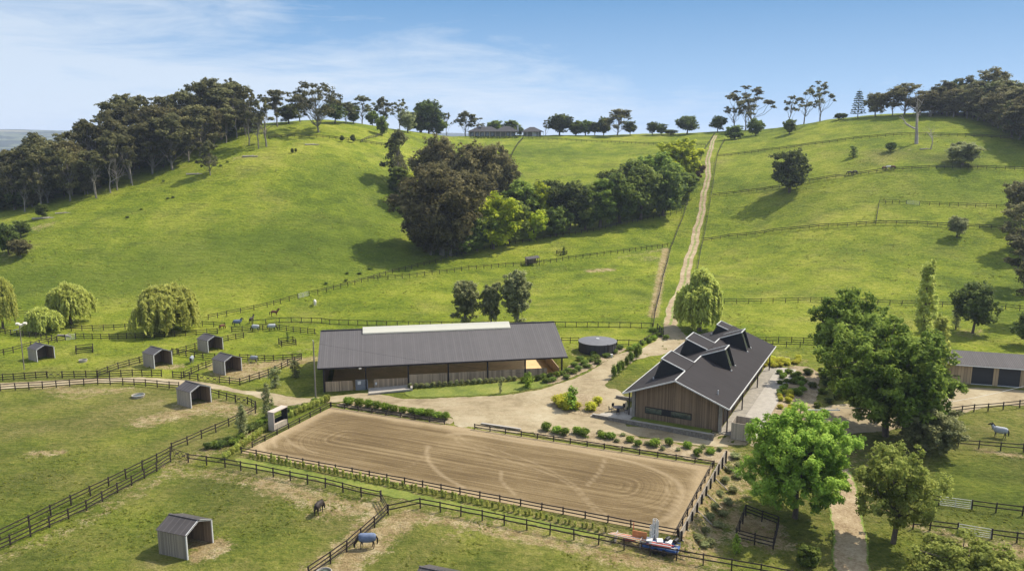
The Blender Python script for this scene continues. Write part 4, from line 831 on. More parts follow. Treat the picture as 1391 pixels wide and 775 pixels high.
TL = [
 (286, 238, 'gum', 4, 42, 24, 'small dark gum standing alone on the slope below the woodland'),
 (433, 180, 'gumbig', 0, 62, 76, 'broad spreading gum standing alone on top of the left hill'),
 (392, 168, 'round', 0, 24, 30, 'low dark tree on the skyline left of the big hilltop gum'), (408, 166, 'gum', 1, 34, 28, 'dark gum just left of the broad hilltop gum'), (455, 168, 'round', 1, 30, 30, 'rounded dark tree directly right of the broad hilltop gum'), (470, 168, 'gum', 2, 26, 24, 'small gum second to the right of the broad hilltop gum'),
 (377, 172, 'gum', 3, 44, 30, 'gum on the skyline between woodland and the broad hilltop gum'), (492, 168, 'gum', 0, 33, 28, 'skyline gum with pale dead stem beside it'), (480, 168, 'round', 2, 24, 20, 'small dark tree on the skyline between two hilltop gums'),
 (506, 170, 'mid', 0, 20, 16, 'small bushy tree on the skyline behind the lone rounded tree'), (519, 184, 'mid', 1, 26, 17, 'small rounded tree standing forward of the skyline with shadow to its left'), (520, 170, 'gum', 1, 36, 22, 'upright gum on the skyline behind the small rounded tree'),
 (543, 172, 'gumopen', 1, 37, 24, 'sparse gum on the skyline left of the dark dome tree'), (554, 180, 'grey', 0, 30, 22, 'pale grey-green tree on the skyline left of the dark dome tree'), (582, 176, 'round', 0, 44, 36, 'dark dome-shaped tree, tallest near the hilltop house'),
 (572, 179, 'mid', 2, 34, 34, 'mid-green rounded tree in front of the dark dome-shaped tree'), (593, 180, 'mid', 0, 24, 26, 'green bushy tree right of the dark dome-shaped tree'), (606, 178, 'gumopen', 0, 30, 14, 'thin sparse gum between dome tree and hilltop house'),
 (632, 180, 'gum', 2, 30, 26, 'dark gum just left of the hilltop house'), (648, 176, 'gumopen', 2, 22, 18, 'sparse gum top rising behind the left end of the hilltop house'), (672, 176, 'mid', 1, 20, 24, 'green tree behind the middle of the hilltop house'), (695, 176, 'mid', 2, 20, 26, 'green tree behind the right end of the hilltop house'),
 (741, 184, 'gumopen', 0, 20, 14, 'thin sparse tree right of the hilltop pavilion'), (760, 184, 'round', 0, 28, 34, 'rounded dark tree right of the hilltop pavilion'), (782, 184, 'mid', 0, 20, 22, 'low green tree right of the rounded dark ridge tree'), (795, 184, 'mid', 3, 21, 18, 'bright low tree in the ridge clump'), (808, 184, 'round', 1, 18, 18, 'low dark tree filling the ridge clump'),
 (820, 184, 'round', 2, 26, 22, 'dark green tree left of the brown gum on the ridge'), (838, 184, 'gumbrown', 0, 32, 32, 'brown-tinged gum on the ridge with forked trunk'), (856, 184, 'round', 1, 19, 18, 'small dark tree right of the brown-tinged ridge gum'),
 (886, 183, 'round', 0, 17, 16, 'small dark tree left of the domed ridge tree pair'), (898, 183, 'round', 2, 16, 18, 'small dark low tree beside its twin on the ridge'), (911, 183, 'mid', 1, 7, 18, 'very low bushes on the ridge between two trees'), (933, 182, 'round', 1, 24, 30, 'domed dark tree on the ridge left of the track top'),
 (975, 179, 'round', 0, 21, 21, 'small round tree at the very top of the hill track'), (997, 178, 'gumopen', 2, 42, 26, 'tall sparse gum right of the hill track top'), (1020, 176, 'gumopen', 1, 52, 58, 'wide airy gum on the ridge right of the hill track'), (1012, 178, 'gumopen', 0, 40, 30, 'brownish airy gum between two taller ridge gums'),
 (998, 189, 'mid', 2, 19, 24, 'low bushy tree in front of the sparse ridge gums'), (1026, 184, 'mid', 0, 23, 21, 'small round-headed tree with clear trunk below the wide airy gum'), (1072, 182, 'mid', 1, 20, 17, 'small solitary tree below the trio of tall ridge gums'),
 (1072, 169, 'gumopen', 0, 39, 22, 'left one of the trio of tall airy ridge gums'), (1092, 167, 'gumopen', 2, 40, 28, 'middle one of the trio of tall airy ridge gums'), (1114, 165, 'gumopen', 1, 48, 34, 'right and tallest one of the trio of airy ridge gums'),
 (1139, 163, 'round', 0, 9, 12, 'small bush on the skyline left of the ridge conifer'), (1146, 162, 'round', 1, 8, 10, 'tiny bush on the skyline just left of the ridge conifer'), (1165, 160, 'conifer', 0, 34, 18, 'tiered conifer standing alone on the right ridge'),
 (1189, 158, 'gumbrown', 1, 32, 28, 'brown rounded tree right of the ridge conifer'), (1212, 157, 'gum', 2, 32, 26, 'dark gum left of the broad skyline tree'), (1228, 156, 'gumbrown', 2, 38, 44, 'broad flat-topped brownish tree on the right skyline'), (1250, 157, 'gumbrown', 1, 28, 28, 'brown tree directly behind the dead trunk on the skyline'),
 (1072, 261, 'round', 2, 60, 62, 'big dense dark round tree alone on the right hillside'), (1308, 224, 'grey', 0, 31, 40, 'low spreading bush on the right hillside below the dead tree'), (1159, 214, 'sapling', 1, 14, 14, 'thin young tree on the right hillside'), (1210, 206, 'mid', 1, 13, 14, 'small scrubby bush left of the dead tree'),
 (1300, 322, 'grey', 0, 29, 22, 'small grey-green tree alone below the middle hill fence'),
 (1245, 195, 'bare', 2, 68, 34, 'tall dead trunk with broken limbs on the right hillside'), (1264, 203, 'bare', 1, 36, 30, 'small leafless tree right of the tall dead trunk'),
 # middle belt
 (542, 252, 'gum', 4, 72, 34, 'upright dusky tree at the left end of the middle copse'), (543, 262, 'mid', 2, 36, 28, 'green bushy tree below the upright dusky tree'), (553, 262, 'lime', 1, 28, 22, 'bright lime bush at the left end of the middle copse'),
 (600, 346, 'copse', 0, 130, 128, 'huge domed brown-leaved gum dominating the middle copse'), (568, 335, 'mid', 3, 40, 26, 'green bush at the foot of the huge brown gum on its left'), (585, 346, 'gumbrown', 1, 44, 44, 'low brown bushy tree at the left foot of the huge domed gum'), (612, 347, 'gumbrown', 1, 46, 50, 'low brown bushy tree at the right foot of the huge domed gum'), (632, 344, 'mid', 2, 34, 36, 'low green bush between the huge domed gum and the lime tree'), (655, 182, 'mid', 1, 9, 14, 'low shrub hiding the left front of the hilltop house'), (684, 183, 'round', 0, 9, 12, 'low dark shrub before the middle of the hilltop house'), (706, 184, 'mid', 0, 12, 9, 'small shrub between the house and its pavilion'), (597, 290, 'copse', 1, 108, 72, 'brown domed gum behind the huge one on its left side'), (640, 305, 'copse', 2, 112, 80, 'brown domed gum behind the huge one on its right side'), (672, 285, 'copse', 1, 92, 56, 'brown gum at the right end of the brown-leaved group'),
 (669, 240, 'lime', 0, 34, 26, 'lime-topped tree peeping over the brown gums'), (670, 338, 'lime', 0, 70, 56, 'lime-green tree at the front of the tree belt'), (648, 340, 'mid', 0, 48, 44, 'mid-green tree between the huge brown gum and the lime-green tree'), (690, 332, 'mid', 1, 58, 44, 'mid-green tree right of the lime-green tree'), (712, 312, 'mid', 3, 66, 46, 'taller green tree behind the front of the tree belt'),
 (726, 326, 'lime', 1, 38, 26, 'small lime tree at the lower front of the tree belt'), (733, 312, 'lime', 0, 56, 30, 'narrow lime tree behind the small lime tree'), (755, 320, 'mid', 0, 36, 34, 'low grey-green tree at the belt edge'), (773, 312, 'round', 0, 58, 46, 'dark tree in the middle of the belt'), (795, 312, 'mid', 2, 56, 32, 'slim green tree in the middle of the belt'), (745, 300, 'round', 1, 50, 40, 'dark tree behind the lime trees of the belt'),
 (815, 308, 'mid', 3, 60, 44, 'fourth green tree from the right end of the belt front'), (842, 303, 'mid', 0, 66, 48, 'third green tree from the right end of the belt front'), (870, 298, 'mid', 1, 70, 50, 'second green tree from the right end of the belt front'), (900, 293, 'mid', 0, 62, 52, 'rightmost tree of the belt front beside the track fence'), (832, 290, 'round', 2, 58, 46, 'dark tree behind the right half of the belt'), (862, 282, 'mid', 2, 64, 44, 'tall green tree at the back of the belt'),
 (893, 270, 'mid', 3, 58, 44, 'green tree at the back right of the belt'), (905, 262, 'lime', 1, 42, 34, 'lower lime tree at the right end of the belt'), (922, 252, 'lime', 0, 54, 52, 'large lime tree at the upper right end of the belt'), (942, 246, 'red', 0, 24, 22, 'dark red-leaved tree beside the track fence'), (925, 272, 'mid', 1, 36, 34, 'mid-green tree below the large lime tree'),
 # behind barn
 (632, 447, 'gumslim', 0, 72, 38, 'left one of three slender gums behind the barn'), (667, 447, 'gumslim', 1, 72, 27, 'middle one of three slender gums behind the barn'), (702, 447, 'gumslim', 2, 84, 40, 'right and tallest one of three slender gums behind the barn'),
 (950, 449, 'willow', 3, 80, 74, 'weeping willow beside the foot of the hill track'), (4, 446, 'willow', 1, 66, 40, 'willow cut by the left edge of the photo'), (97, 440, 'willow', 0, 58, 66, 'taller and right one of the twin willows on the left'), (60, 450, 'willow', 2, 34, 52, 'lower and left one of the twin willows'), (228, 449, 'willow', 2, 64, 98, 'broad round willow alone behind the middle left fence'),
 # right side
 (1150, 520, 'oak', 0, 130, 112, 'dark oak at the back left of the large tree group'), (1203, 592, 'oak', 1, 172, 186, 'largest oak spreading over the farm track on the right'), (1080, 703, 'bright', 0, 166, 160, 'fresh bright green tree shading the stock pen'), (1213, 737, 'olive', 0, 152, 128, 'olive-green tree with forked trunk beside the farm track'),
 (1310, 812, 'olive', 1, 88, 160, 'olive bush cut by the bottom right edge'), (1258, 614, 'sage', 0, 64, 92, 'grey-green bush at the right foot of the largest oak'), (1252, 468, 'poplar', 0, 110, 32, 'slim pale poplar rising behind the largest oak'), (1271, 520, 'poplar', 0, 90, 30, 'pale slender tree between poplar and grey shed'), (1321, 452, 'round', 1, 74, 54, 'dark leaning tree on the grass behind the grey shed'),
 (1298, 447, 'sapling', 0, 30, 14, 'thin young tree left of the dark leaning tree'), (1386, 300, 'gumbrown', 1, 55, 44, 'brown gum at the right edge above the middle fence'), (1385, 345, 'gumbrown', 2, 62, 52, 'brown gum at the right edge beside the end of the middle fence'), (1392, 392, 'gum', 1, 74, 56, 'dark gum at the right edge near the foot of the hill'), (1404, 440, 'gum', 2, 92, 60, 'dark gum at the right edge behind the grey shed'), (1397, 470, 'round', 1, 46, 40, 'dark bush at the right edge behind the grey shed roof'),
 (364, 572, 'sapling', 3, 48, 16, 'slender grey conifer left of the judge hut'), (330, 592, 'sapling', 3, 40, 18, 'wispy grey young tree left of the arena corner'), (374, 526, 'sapling', 0, 26, 17, 'small grey-leaved tree on the lawn left of the barn shadow'), (401, 512, 'sapling', 0, 22, 16, 'small grey-leaved tree inside the barn shadow'),
 (1000, 752, 'sapling', 2, 26, 12, 'thin bright sapling in front of the stock pen'), (1097, 768, 'mid', 2, 30, 30, 'small leafy tree on the grass at the bottom right of the stock pen'), (717, 526, 'sapling', 2, 19, 15, 'small bright young tree on the strip in front of the barn'), (680, 534, 'sapling', 0, 22, 6, 'whippy young tree on the strip in front of the barn'), (777, 556, 'sapling', 2, 28, 20, 'upright leafy bush in the island bed'),
 (28, 322, 'round', 1, 22, 26, 'dark scrubby tree at the left edge below the woodland'), (12, 345, 'round', 2, 44, 34, 'dark bush at the left edge near the gully'), (28, 350, 'gumbrown', 1, 26, 26, 'brownish thicket at the left edge near the gully'), (58, 297, 'round', 0, 20, 16, 'small dark bush before the left woodland'),
 (391, 466, 'sapling', 1, 14, 5, 'dark leafy stump inside the square guard'), (464.5, 193, 'round', 1, 9, 6, 'left small dark bush on the left hilltop fence'), (479.5, 194, 'round', 1, 11, 7, 'right small dark bush on the left hilltop fence'), (766, 346, 'sapling', 1, 9, 5, 'tiny tree in the guard uphill'),
 (397, 208, 'round', 2, 7, 5, 'dark scrub stump on the left hill, left one'), (402, 207, 'round', 2, 6, 4, 'dark scrub stump on the left hill, right one'),
]
for a in TL: tree(*a)
# forest on the right crest
FR = 'brown-green forest trees over the right crest'
fedge = smooth_path([np.array(G(*p)[:2]) for p in ((1262, 158), (1300, 160), (1335, 166), (1360, 176), (1380, 188), (1410, 205))], 5, False)
wr = RS(9)
for row in range(4):
    for i, e in enumerate(fedge):
        if (i + row) % 3 == 2: continue
        x, y = e + np.array([.5, .86]) * (row * 9 + wr.uniform(-2, 2)) + wr.uniform(-1.5, 1.5, 2); p = Vector((x, y, float(H(x, y)))); s_ = ppm(p); px = CX + F * x / depth(p)
        hh = wr.uniform(9, 13) + max(0, (px - 1300) / 100) * 5 + row * .8
        tree(0, 0, ['gumbrown', 'gumbrown', 'grey', 'round', 'gum'][wr.randint(5)], [1, 1, 2][wr.randint(3)] if row < 2 else wr.randint(3), hh * wr.uniform(.75, 1.2) * s_, hh * .9 * s_, 'olive-brown tree %s of the right crest forest, %s' % (['in the front row', 'in the second row', 'in the third row', 'in the back row'][row], 'left part' if px < 1310 else 'middle part' if px < 1360 else 'right part'), FR, pos=p)
# ------------------------------------------------------------------ shrubs
def mk_shrub(seed, fol, r=1.0, h=1.4, n=14, per=90, leaf=.14, spiky=0):
    rng = RS(seed); bl = []
    for i in range(n):
        a = i * 2.4; rr = r * .62 * math.sqrt((i + .5) / n) * rng.uniform(.7, 1.1); z = h * (.25 + .5 * (1 - (rr / r) ** 2) * rng.uniform(.6, 1)); s_ = r * rng.uniform(.28, .45)
        bl.append((np.array([math.cos(a) * rr, math.sin(a) * rr, z]), np.array([s_, s_, s_ * (1 + spiky)]), rng.uniform(.2, .8), 1))
    bl.append((np.array([0, 0, h * .25]), np.array([r * .8, r * .8, h * .28]), .3, 2))
    V, tn = leaves(bl, per, leaf, rng, .5, .6, .8); me = leafmesh('shrub', V, tn, FO[fol]); return me
SH = {'green': [mk_shrub(1, 'mid'), mk_shrub(2, 'mid')], 'lush': [mk_shrub(3, 'oak'), mk_shrub(4, 'bright')], 'gold': [mk_shrub(5, 'gold'), mk_shrub(6, 'gold', 1, 1.2)], 'grey': [mk_shrub(7, 'greygreen', n=10), mk_shrub(8, 'greygreen', n=12)],
      'hedgebush': [mk_shrub(14, 'bright'), mk_shrub(15, 'oak')], 'hedge': [mk_shrub(9, 'willow', .45, 1.0, 8, 50, .12, .6), mk_shrub(10, 'olive', .45, 1.1, 8, 50, .12, .6)], 'dark': [mk_shrub(11, 'dark'), mk_shrub(12, 'oak')], 'tall': [mk_shrub(13, 'oak', .9, 3.0, 18, 110, .16, 1.4)]}
def shrub(px, py, kind, var, wpx, hpx, label, group=None, name='shrub', pos=None):
    p = pos if pos is not None else G(px, py); s_ = ppm(p); me = SH[kind][var % len(SH[kind])]
    o = bpy.data.objects.new(name, me); COL.objects.link(o); h0 = max(v_.co.z for v_ in me.vertices) if me.name not in HH else HH[me.name]; HH[me.name] = h0
    w_ = wpx / s_ / 2; r0 = {'hedge': .5, 'tall': .95}.get(kind, 1.0); o.scale = (w_ / r0, w_ / r0, hpx / s_ / h0); o.location = p; o.rotation_euler = (0, 0, random.uniform(0, 6.28)); props(o, label, 'plant', group)
    return o
HH = {}
def row(pts, kind, wpx, hpx, fmt, group, name='shrub', ordl=True):
    for i, (px, py) in enumerate(pts):
        shrub(px, py, kind, i, wpx * random.uniform(.85, 1.2), hpx * random.uniform(.85, 1.15), fmt % ORD[i] if ordl else fmt, group, name)
row([(474, 549), (488, 552), (501, 553), (512, 555), (524, 557), (535, 559), (547, 560), (560, 562), (571, 564), (583, 565), (594, 567), (605, 569)], 'hedgebush', 18, 11, '%s round green shrub from the left behind the far arena rail', 'shrubs behind the far arena rail')
row([(742, 584), (757, 588), (768, 591), (784, 589), (794, 592), (818, 594), (829, 596), (856, 600), (867, 606), (889, 606), (908, 605), (934, 608), (948, 618), (965, 616)], 'lush', 17, 11, '%s shrub from the left in the stony strip above the arena rail', 'shrubs in the stony strip')
row([(846, 592), (815, 588), (879, 604), (900, 611), (921, 612), (955, 609), (978, 612), (838, 600)], 'grey', 10, 6, 'small greyish tuft between the shrubs of the stony strip', 'tufts in the stony strip', ordl=False)
row([(757, 549), (765, 546), (773, 543), (762, 554), (771, 557), (782, 555), (768, 550), (803, 557), (812, 549)], 'gold', 19, 13, '%s golden round bush of the island bed, counted from the left rear', 'golden bushes in the island bed')
row([(802, 491), (794, 495), (809, 488), (780, 498), (771, 505), (788, 489), (778, 507), (764, 509), (786, 503), (797, 499), (812, 494), (824, 485), (834, 480), (818, 478), (829, 476), (842, 474), (806, 483), (770, 514), (751, 517), (742, 519)], 'green', 14, 7, 'low green shrub in the curved bed between barn corner and tank', 'shrubs in the curved bed', ordl=False)
row([(730, 516), (738, 514), (747, 513), (756, 512), (722, 518), (712, 519)], 'dark', 14, 9, '%s low dark shrub, counting right to left, under the open end of the barn', 'shrubs under the open end of the barn')
row([(557 + i * 7.9, 527.5 - i * .62) for i in range(19)], 'grey', 8.5, 7.5, 'pale clipped hedge plant in the row along the barn kick boards', 'hedge along the barn', 'hedge_plant', False)
row([(834, 514), (840, 509), (845, 505), (851, 500), (857, 493), (864, 489), (868, 485)], 'tall', 9, 20, '%s upright leafy bush from the left along the driveway beside the stable', 'upright bushes beside the stable')
row([(856, 476), (872, 468), (880, 465), (888, 461), (895, 457), (864, 472), (905, 461), (886, 450)], 'lush', 13, 7, 'low bush along the driveway bend before the hill track', 'bushes along the driveway bend', ordl=False)
gd = []
rs = RS(3)
for i in range(46):
    t = rs.uniform(); u_ = rs.uniform(); gd.append((1028 + 58 * t, 488 + 6 * math.sin(3 * t) + (u_ - .5) * 16 * (1 - .55 * t)))
row(gd, 'gold', 10, 5.5, 'mounded golden groundcover bush behind the stable', 'golden groundcover behind the stable', ordl=False)
row([(1056 + rs.uniform(0, 38) + 0, 506 + rs.uniform(0, 32)) for i in range(30)], 'hedgebush', 11, 7, 'low green bush in the garden right of the concrete apron', 'garden bushes right of the apron', ordl=False)
row([(1054 + rs.uniform(0, 22), 533 + rs.uniform(0, 26)) for i in range(14)], 'gold', 10, 7, 'low yellow bush in the garden right of the concrete apron', 'yellow garden bushes right of the apron', ordl=False)
row([(1095 + rs.uniform(0, 45), 505 + rs.uniform(0, 50)) for i in range(16)], 'dark', 14, 9, 'low dark bush beneath the oaks', 'dark bushes beneath the oaks', ordl=False)
row([(344 + i * 2.1 * 5.15 , 627 + i * 1.98) for i in range(0)], 'hedge', 6, 9, '%s', '', ordl=False)
H1, H2 = G(340, 622), G(822, 722)
for i in range(74):
    p = H1.lerp(H2, i / 73); p.x += random.uniform(-.12, .12); p.y += random.uniform(-.15, .15); p.z = float(H(p.x, p.y)); s_ = ppm(p)
    shrub(0, 0, 'hedge', i, 5.6, random.uniform(8, 13) * (1 if i < 58 else .8), 'small clipped plant in the long hedge row between arena rail and paddock fence', 'long hedge row plants', 'hedge_plant', p)
H1, H2 = G(305, 624), G(367, 581); H3, H4 = G(396, 566), G(446, 545)
for a, b_, n in ((H1, H2, 24), (H3, H4, 18)):
    for i in range(n):
        p = a.lerp(b_, i / (n - 1)); p.z = float(H(p.x, p.y))
        shrub(0, 0, 'hedge', i, 8, random.uniform(9, 12), 'small plant in the short hedge row %s the judge hut' % ('left of' if n == 24 else 'right of'), 'short hedge row plants', 'hedge_plant', p)
row([(310, 600), (318, 603), (300, 607), (326, 595), (345, 582), (352, 577), (337, 586), (360, 573), (356, 584), (292, 607), (283, 609)], 'dark', 17, 9, '%s dark low bush on the bank left of the arena corner', 'bushes on the bank left of the arena')
row([(405, 556), (415, 553), (428, 547), (440, 544), (395, 558)], 'green', 14, 8, '%s green bush beside the light pole at the arena corner', 'bushes beside the light pole')
row([(998, 622), (990, 640), (1002, 648), (985, 655), (995, 668), (978, 672), (988, 684), (972, 690), (982, 700), (965, 705), (975, 715), (958, 722), (1005, 635), (965, 740), (956, 742), (948, 733)], 'grey', 17, 9, '%s scrubby grey-green bush on the bank behind the leaning arena wall', 'scrub on the bank behind the arena wall')
row([(443, 386), (470, 382), (489, 372), (502, 366), (472, 372)], 'green', 7, 3.5, '%s dark tuft of scrub on the slope above the long hillside fence', 'scrub tufts on the slope')
row([(300, 226), (309, 221), (222, 247), (228, 270), (235, 269), (192, 285), (173, 296)], 'dark', 5, 3, 'small dark scrub tuft scattered on the left hillside', 'scrub tufts on the left hillside', ordl=False)
# grass tufts and weeds that nobody could count
rs = RS(77); Vs, Ts = [], []
for cnt, x0, x1, y0, y1, sc, hgt in ((4200, -75, 95, 66, 104, .2, .12), (1400, -120, 130, 142, 190, .3, .12), (2600, -150, 190, 190, 330, .4, .15)):
    X = rs.uniform(x0, x1, cnt * 3); Y = rs.uniform(y0, y1, cnt * 3); k = fbm(X / 9, Y / 9, 55) > .5; X, Y = X[k][:cnt], Y[k][:cnt]
    keep = (in_rect(X, Y, a0, au, av, LA, WA, .3, .31) < .5) & (in_rect(X, Y, BO, bu, bv, BL, BW, .5, .51) < .5) & (in_rect(X, Y, SO - sv * 2 - su, su, sv, SW + 8, SL + 2, .5, .51) < .5)
    # keep tufts off the gravel and the tracks
    X, Y = X[keep], Y[keep]
    drv = ((X > -40) & (X < 60) & (Y > 96) & (Y < 140)); X, Y = X[~drv], Y[~drv]
    for pl_ in ([(905, 445), (926, 391), (944, 325), (956, 268), (967, 197)], [(1160, 775), (1148, 690), (1120, 605)]):
        kk = stroke_mask(X, Y, [G(*p_) for p_ in pl_], 3.5, .1) < .5; X, Y = X[kk], Y[kk]
    Z = H(X, Y); bl = [(np.array([x, y, z + hgt * .35]), np.array([sc, sc, hgt]), rs.uniform(.2, .7), 1) for x, y, z in zip(X, Y, Z)]
    V, tn = leaves(bl, 4, sc * .8, rs, .6, .4, .7, 2.2); Vs.append(V); Ts.append(tn)
gt = bpy.data.objects.new('grass_tufts', leafmesh('grass_tufts', np.concatenate(Vs), np.concatenate(Ts), foliage('tuft_blades', (.11, .135, .018), (.17, .19, .028), (.24, .25, .05), .45))); COL.objects.link(gt)
props(gt, 'scattered tufts of longer grass and weeds over the paddocks and slopes', 'grass', kind='stuff')
# ------------------------------------------------------------------ horse shelters
def shelter(px, py, label, rz=R(-8), s=1.0, near_=False, wd=3.7, dp=3.7, pos=None, lean=False):
    """px,py: ground at the front-left corner (the pale corner between side wall and opening)"""
    p = pos or G(px, py); t = thing('horse_shelter', label, 'shelter', p, rz, 'timber horse shelters'); t.scale = (s, s, s)
    # local: front opening faces +x/-y direction => opening along +x side (y from 0..wd), side wall along -x
    L = dp; W_ = wd; he, hr = 2.65, 3.45; gw = MT['greywood_near'] if near_ else MT['greywood']
    MB().box((-L / 2, 0, he / 2 - .1), (L, .06, he + .2)).build('side_wall', gw, t)
    MB().box((-L / 2, W_, he / 2 - .1), (L, .06, he + .2)).build('side_wall', MT['inner'], t)
    mb = MB(); mb.add([(-L, .04, -.2), (-L, W_ - .04, -.2), (-L, W_ - .04, he), (-L, W_ / 2, hr), (-L, .04, he), (-L + .06, .04, -.2), (-L + .06, W_ - .04, -.2), (-L + .06, W_ - .04, he), (-L + .06, W_ / 2, hr), (-L + .06, .04, he)],
           [(0, 4, 3, 2, 1), (5, 6, 7, 8, 9), (0, 1, 6, 5), (1, 2, 7, 6), (2, 3, 8, 7), (3, 4, 9, 8), (4, 0, 5, 9)]); mb.build('back_wall', MT['inner'], t)
    mb = MB(); o_ = .12
    sl = (hr - he) / (W_ / 2)
    mb.slab([(-L - o_, -o_, he - o_ * sl + .08), (o_, -o_, he - o_ * sl + .08), (o_, W_ / 2, hr + .08), (-L - o_, W_ / 2, hr + .08)], .05)
    mb.slab([(-L - o_, W_ / 2, hr + .08), (o_, W_ / 2, hr + .08), (o_, W_ + o_, he - o_ * sl + .08), (-L - o_, W_ + o_, he - o_ * sl + .08)], .05)
    mb.box((-L / 2, W_ / 2, hr + .1), (L + .26, .24, .05))
    mb.build('roof', MT['shelter_roof'], t)
    mb = MB(); x = .03
    mb.box((x, 0, he / 2), (.12, .14, he)); mb.box((x, W_, he / 2), (.12, .14, he))
    mb.beam((x, 0, he), (x, W_ / 2, hr), .1, .16); mb.beam((x, W_ / 2, hr), (x, W_, he), .1, .16)
    mb.build('front_frame', MT['trim'], t)
    return t
# opening direction: the front plane runs from the near corner to the right and back
SHL = [(254.8, 759.5, 'nearest timber shelter with dark roof on the bottom left paddock', R(-20), 1.0, True), (260, 554, 'timber shelter between lane and bare patch, front facing right', R(-33), 1.0, False), (51, 491.2, 'leftmost timber shelter beside the lamp pole', R(-32), .9, False), (210, 500.5, 'timber shelter beside the grey rugged pony', R(-34), 1.0, False),
       (283, 479, 'uppermost timber shelter of the left yards', R(-34), .95, False), (306, 509.5, 'timber shelter on the bare sandy yard', R(-34), .98, False), (610, 842, 'shelter roof cut by the bottom edge of the photo', R(-20), 1.0, True)]
for px, py, lb, rz, s_, nr in SHL: shelter(px, py, lb, rz, s_, nr)
p = G(716, 361); t = thing('hay_shelter', 'small open lean-to shelter on the lower hillside fence', 'shelter', p, R(10))
MB().slab([(-.2, -.2, 2.1), (4.2, -.2, 2.6), (4.2, 3.2, 2.9), (-.2, 3.2, 2.4)], .08).build('roof', MT['tin'], t)
mb = MB(); [mb.box((x, y, 1.1), (.14, .14, 2.6)) for x in (0, 4) for y in (0, 3)]; mb.build('posts', MT['post'], t)
mb = MB(); mb.box((0, 1.5, 1.0), (.08, 3, 2)); mb.box((1.8, 3, 1.0), (3.6, .08, 2.1)); mb.build('wall', MT['kick'], t)
# ------------------------------------------------------------------ indoor riding barn
Z0 = 0.2; ba = math.atan2(bu[1], bu[0]); ze, zr = 4.64, 8.56
t = thing('riding_barn', 'long open-sided riding barn with dark ribbed roof and white ridge skylight', 'barn', (BO[0], BO[1], 0), ba); L, W_ = BL, BW
kq = (zr - ze) / (W_ / 2); yk = W_ / 2 - 1.5; zk_ = zr - 1.5 * kq
MB().slab([(-.2, 0, ze), (L, 0, ze), (L, yk, zk_), (-.2, yk, zk_)], .14).slab([(-.2, yk, zk_), (7.6, yk, zk_), (7.6, W_ / 2, zr), (-.2, W_ / 2, zr)], .14).slab([(34.6, yk, zk_), (L, yk, zk_), (L, W_ / 2, zr), (34.6, W_ / 2, zr)], .14).slab([(-.2, W_ / 2, zr), (L, W_ / 2, zr), (L, W_, ze), (-.2, W_, ze)], .14).build('roof', MT['barn_roof'], t)
rf = t.children[0] if t.children else None
rf = [o for o in bpy.data.objects if o.parent == t][0]
mb = MB(); k = (zr - ze) / (W_ / 2)
MB().slab([(.2, .4, ze - .16 + .4 * k), (L - .4, .4, ze - .16 + .4 * k), (L - .4, yk - .1, zk_ - .2), (.2, yk - .1, zk_ - .2)], .03).slab([(.2, W_ / 2 + .2, zr - .25), (L - .4, W_ / 2 + .2, zr - .25), (L - .4, W_ - .4, ze - .16 + .4 * k), (.2, W_ - .4, ze - .16 + .4 * k)], .03).build('bounce_liner', MT['bounce_sheet'], t)  # pale sheets added under the roof to bounce light into the barn
mb.slab([(7.4, W_ / 2 - 1.7, zr - 1.7 * k + .28), (34.8, W_ / 2 - 1.7, zr - 1.7 * k + .28), (34.8, W_ / 2 + .3, zr + .36), (7.4, W_ / 2 + .3, zr + .36)], .26); mb.build('ridge_skylight', MT['skylight'], rf)
mb = MB(); mb.box((L / 2, .0, ze - .16), (L + .2, .16, .22)); mb.box((L / 2, W_, ze - .16), (L + .2, .16, .22)); mb.build('gutter', MT['darksteel'], rf)
mb = MB(); mb.box((L / 2, W_ / 2, zr + .06), (L + .1, .5, .06)); mb.build('ridge_cap', MT['darksteel'], rf)
xp = [.8, 7.9, 15.2, 22.2, 29.2, 36, L - .9]
for x in xp:
    for y in (.7, W_ - .7): MB().box((x, y, (ze + Z0) / 2 - .1), (.26, .26, ze - Z0 - .1)).build('post', MT['darksteel'], t)
    mb = MB(); mb.beam((x, .7, ze - .3), (x, W_ / 2, zr - .45), .16, .3); mb.beam((x, W_ / 2, zr - .45), (x, W_ - .7, ze - .3), .16, .3); mb.build('rafter', MT['darksteel'], t)
mb = MB(); zk = 1.6
mb.box(((15.2 + 40) / 2, .8, Z0 + zk / 2 + .35), (40 - 15.2, .12, zk + .7)); mb.box(((1 + 5.6) / 2, .8, Z0 + .8), (4.6, .12, 1.9)); mb.box(((9.2 + 15.1) / 2, 1.2, Z0 + .8), (5.9, .12, 1.7)); mb.build('kick_boards', MT['kick'], t)
mb = MB(); mb.box((L / 2, W_ - .8, Z0 + 1.0), (L - 2, .12, 2.2)); mb.box((L - 1.3, W_ / 2 + .2, Z0 + 1.0), (.12, W_ - 2, 2.2)); mb.build('far_kick_boards', MT['kick'], t)
mb = MB(); mb.add([(.8, .7, Z0 - .2), (.8, W_ - .7, Z0 - .2), (.8, W_ - .7, ze - .3), (.8, W_ / 2, zr - .3), (.8, .7, ze - .3), (.92, .7, Z0 - .2), (.92, W_ - .7, Z0 - .2), (.92, W_ - .7, ze - .3), (.92, W_ / 2, zr - .3), (.92, .7, ze - .3)],
       [(0, 4, 3, 2, 1), (5, 6, 7, 8, 9), (0, 1, 6, 5), (1, 2, 7, 6), (2, 3, 8, 7), (3, 4, 9, 8), (4, 0, 5, 9)]); mb.build('gable_wall', MT['cedar'], t)
MB().box((L / 2 + .5, W_ / 2, Z0 - .02), (L - 2.6, W_ - 2, .1)).build('sand_floor', MT['barnsand'], t)
d = MB().box((7.15, .62, 1.15), (2.1, .1, 1.9)).build('door', MT['greydoor'], t); d['label'] = 'grey door with a white notice'
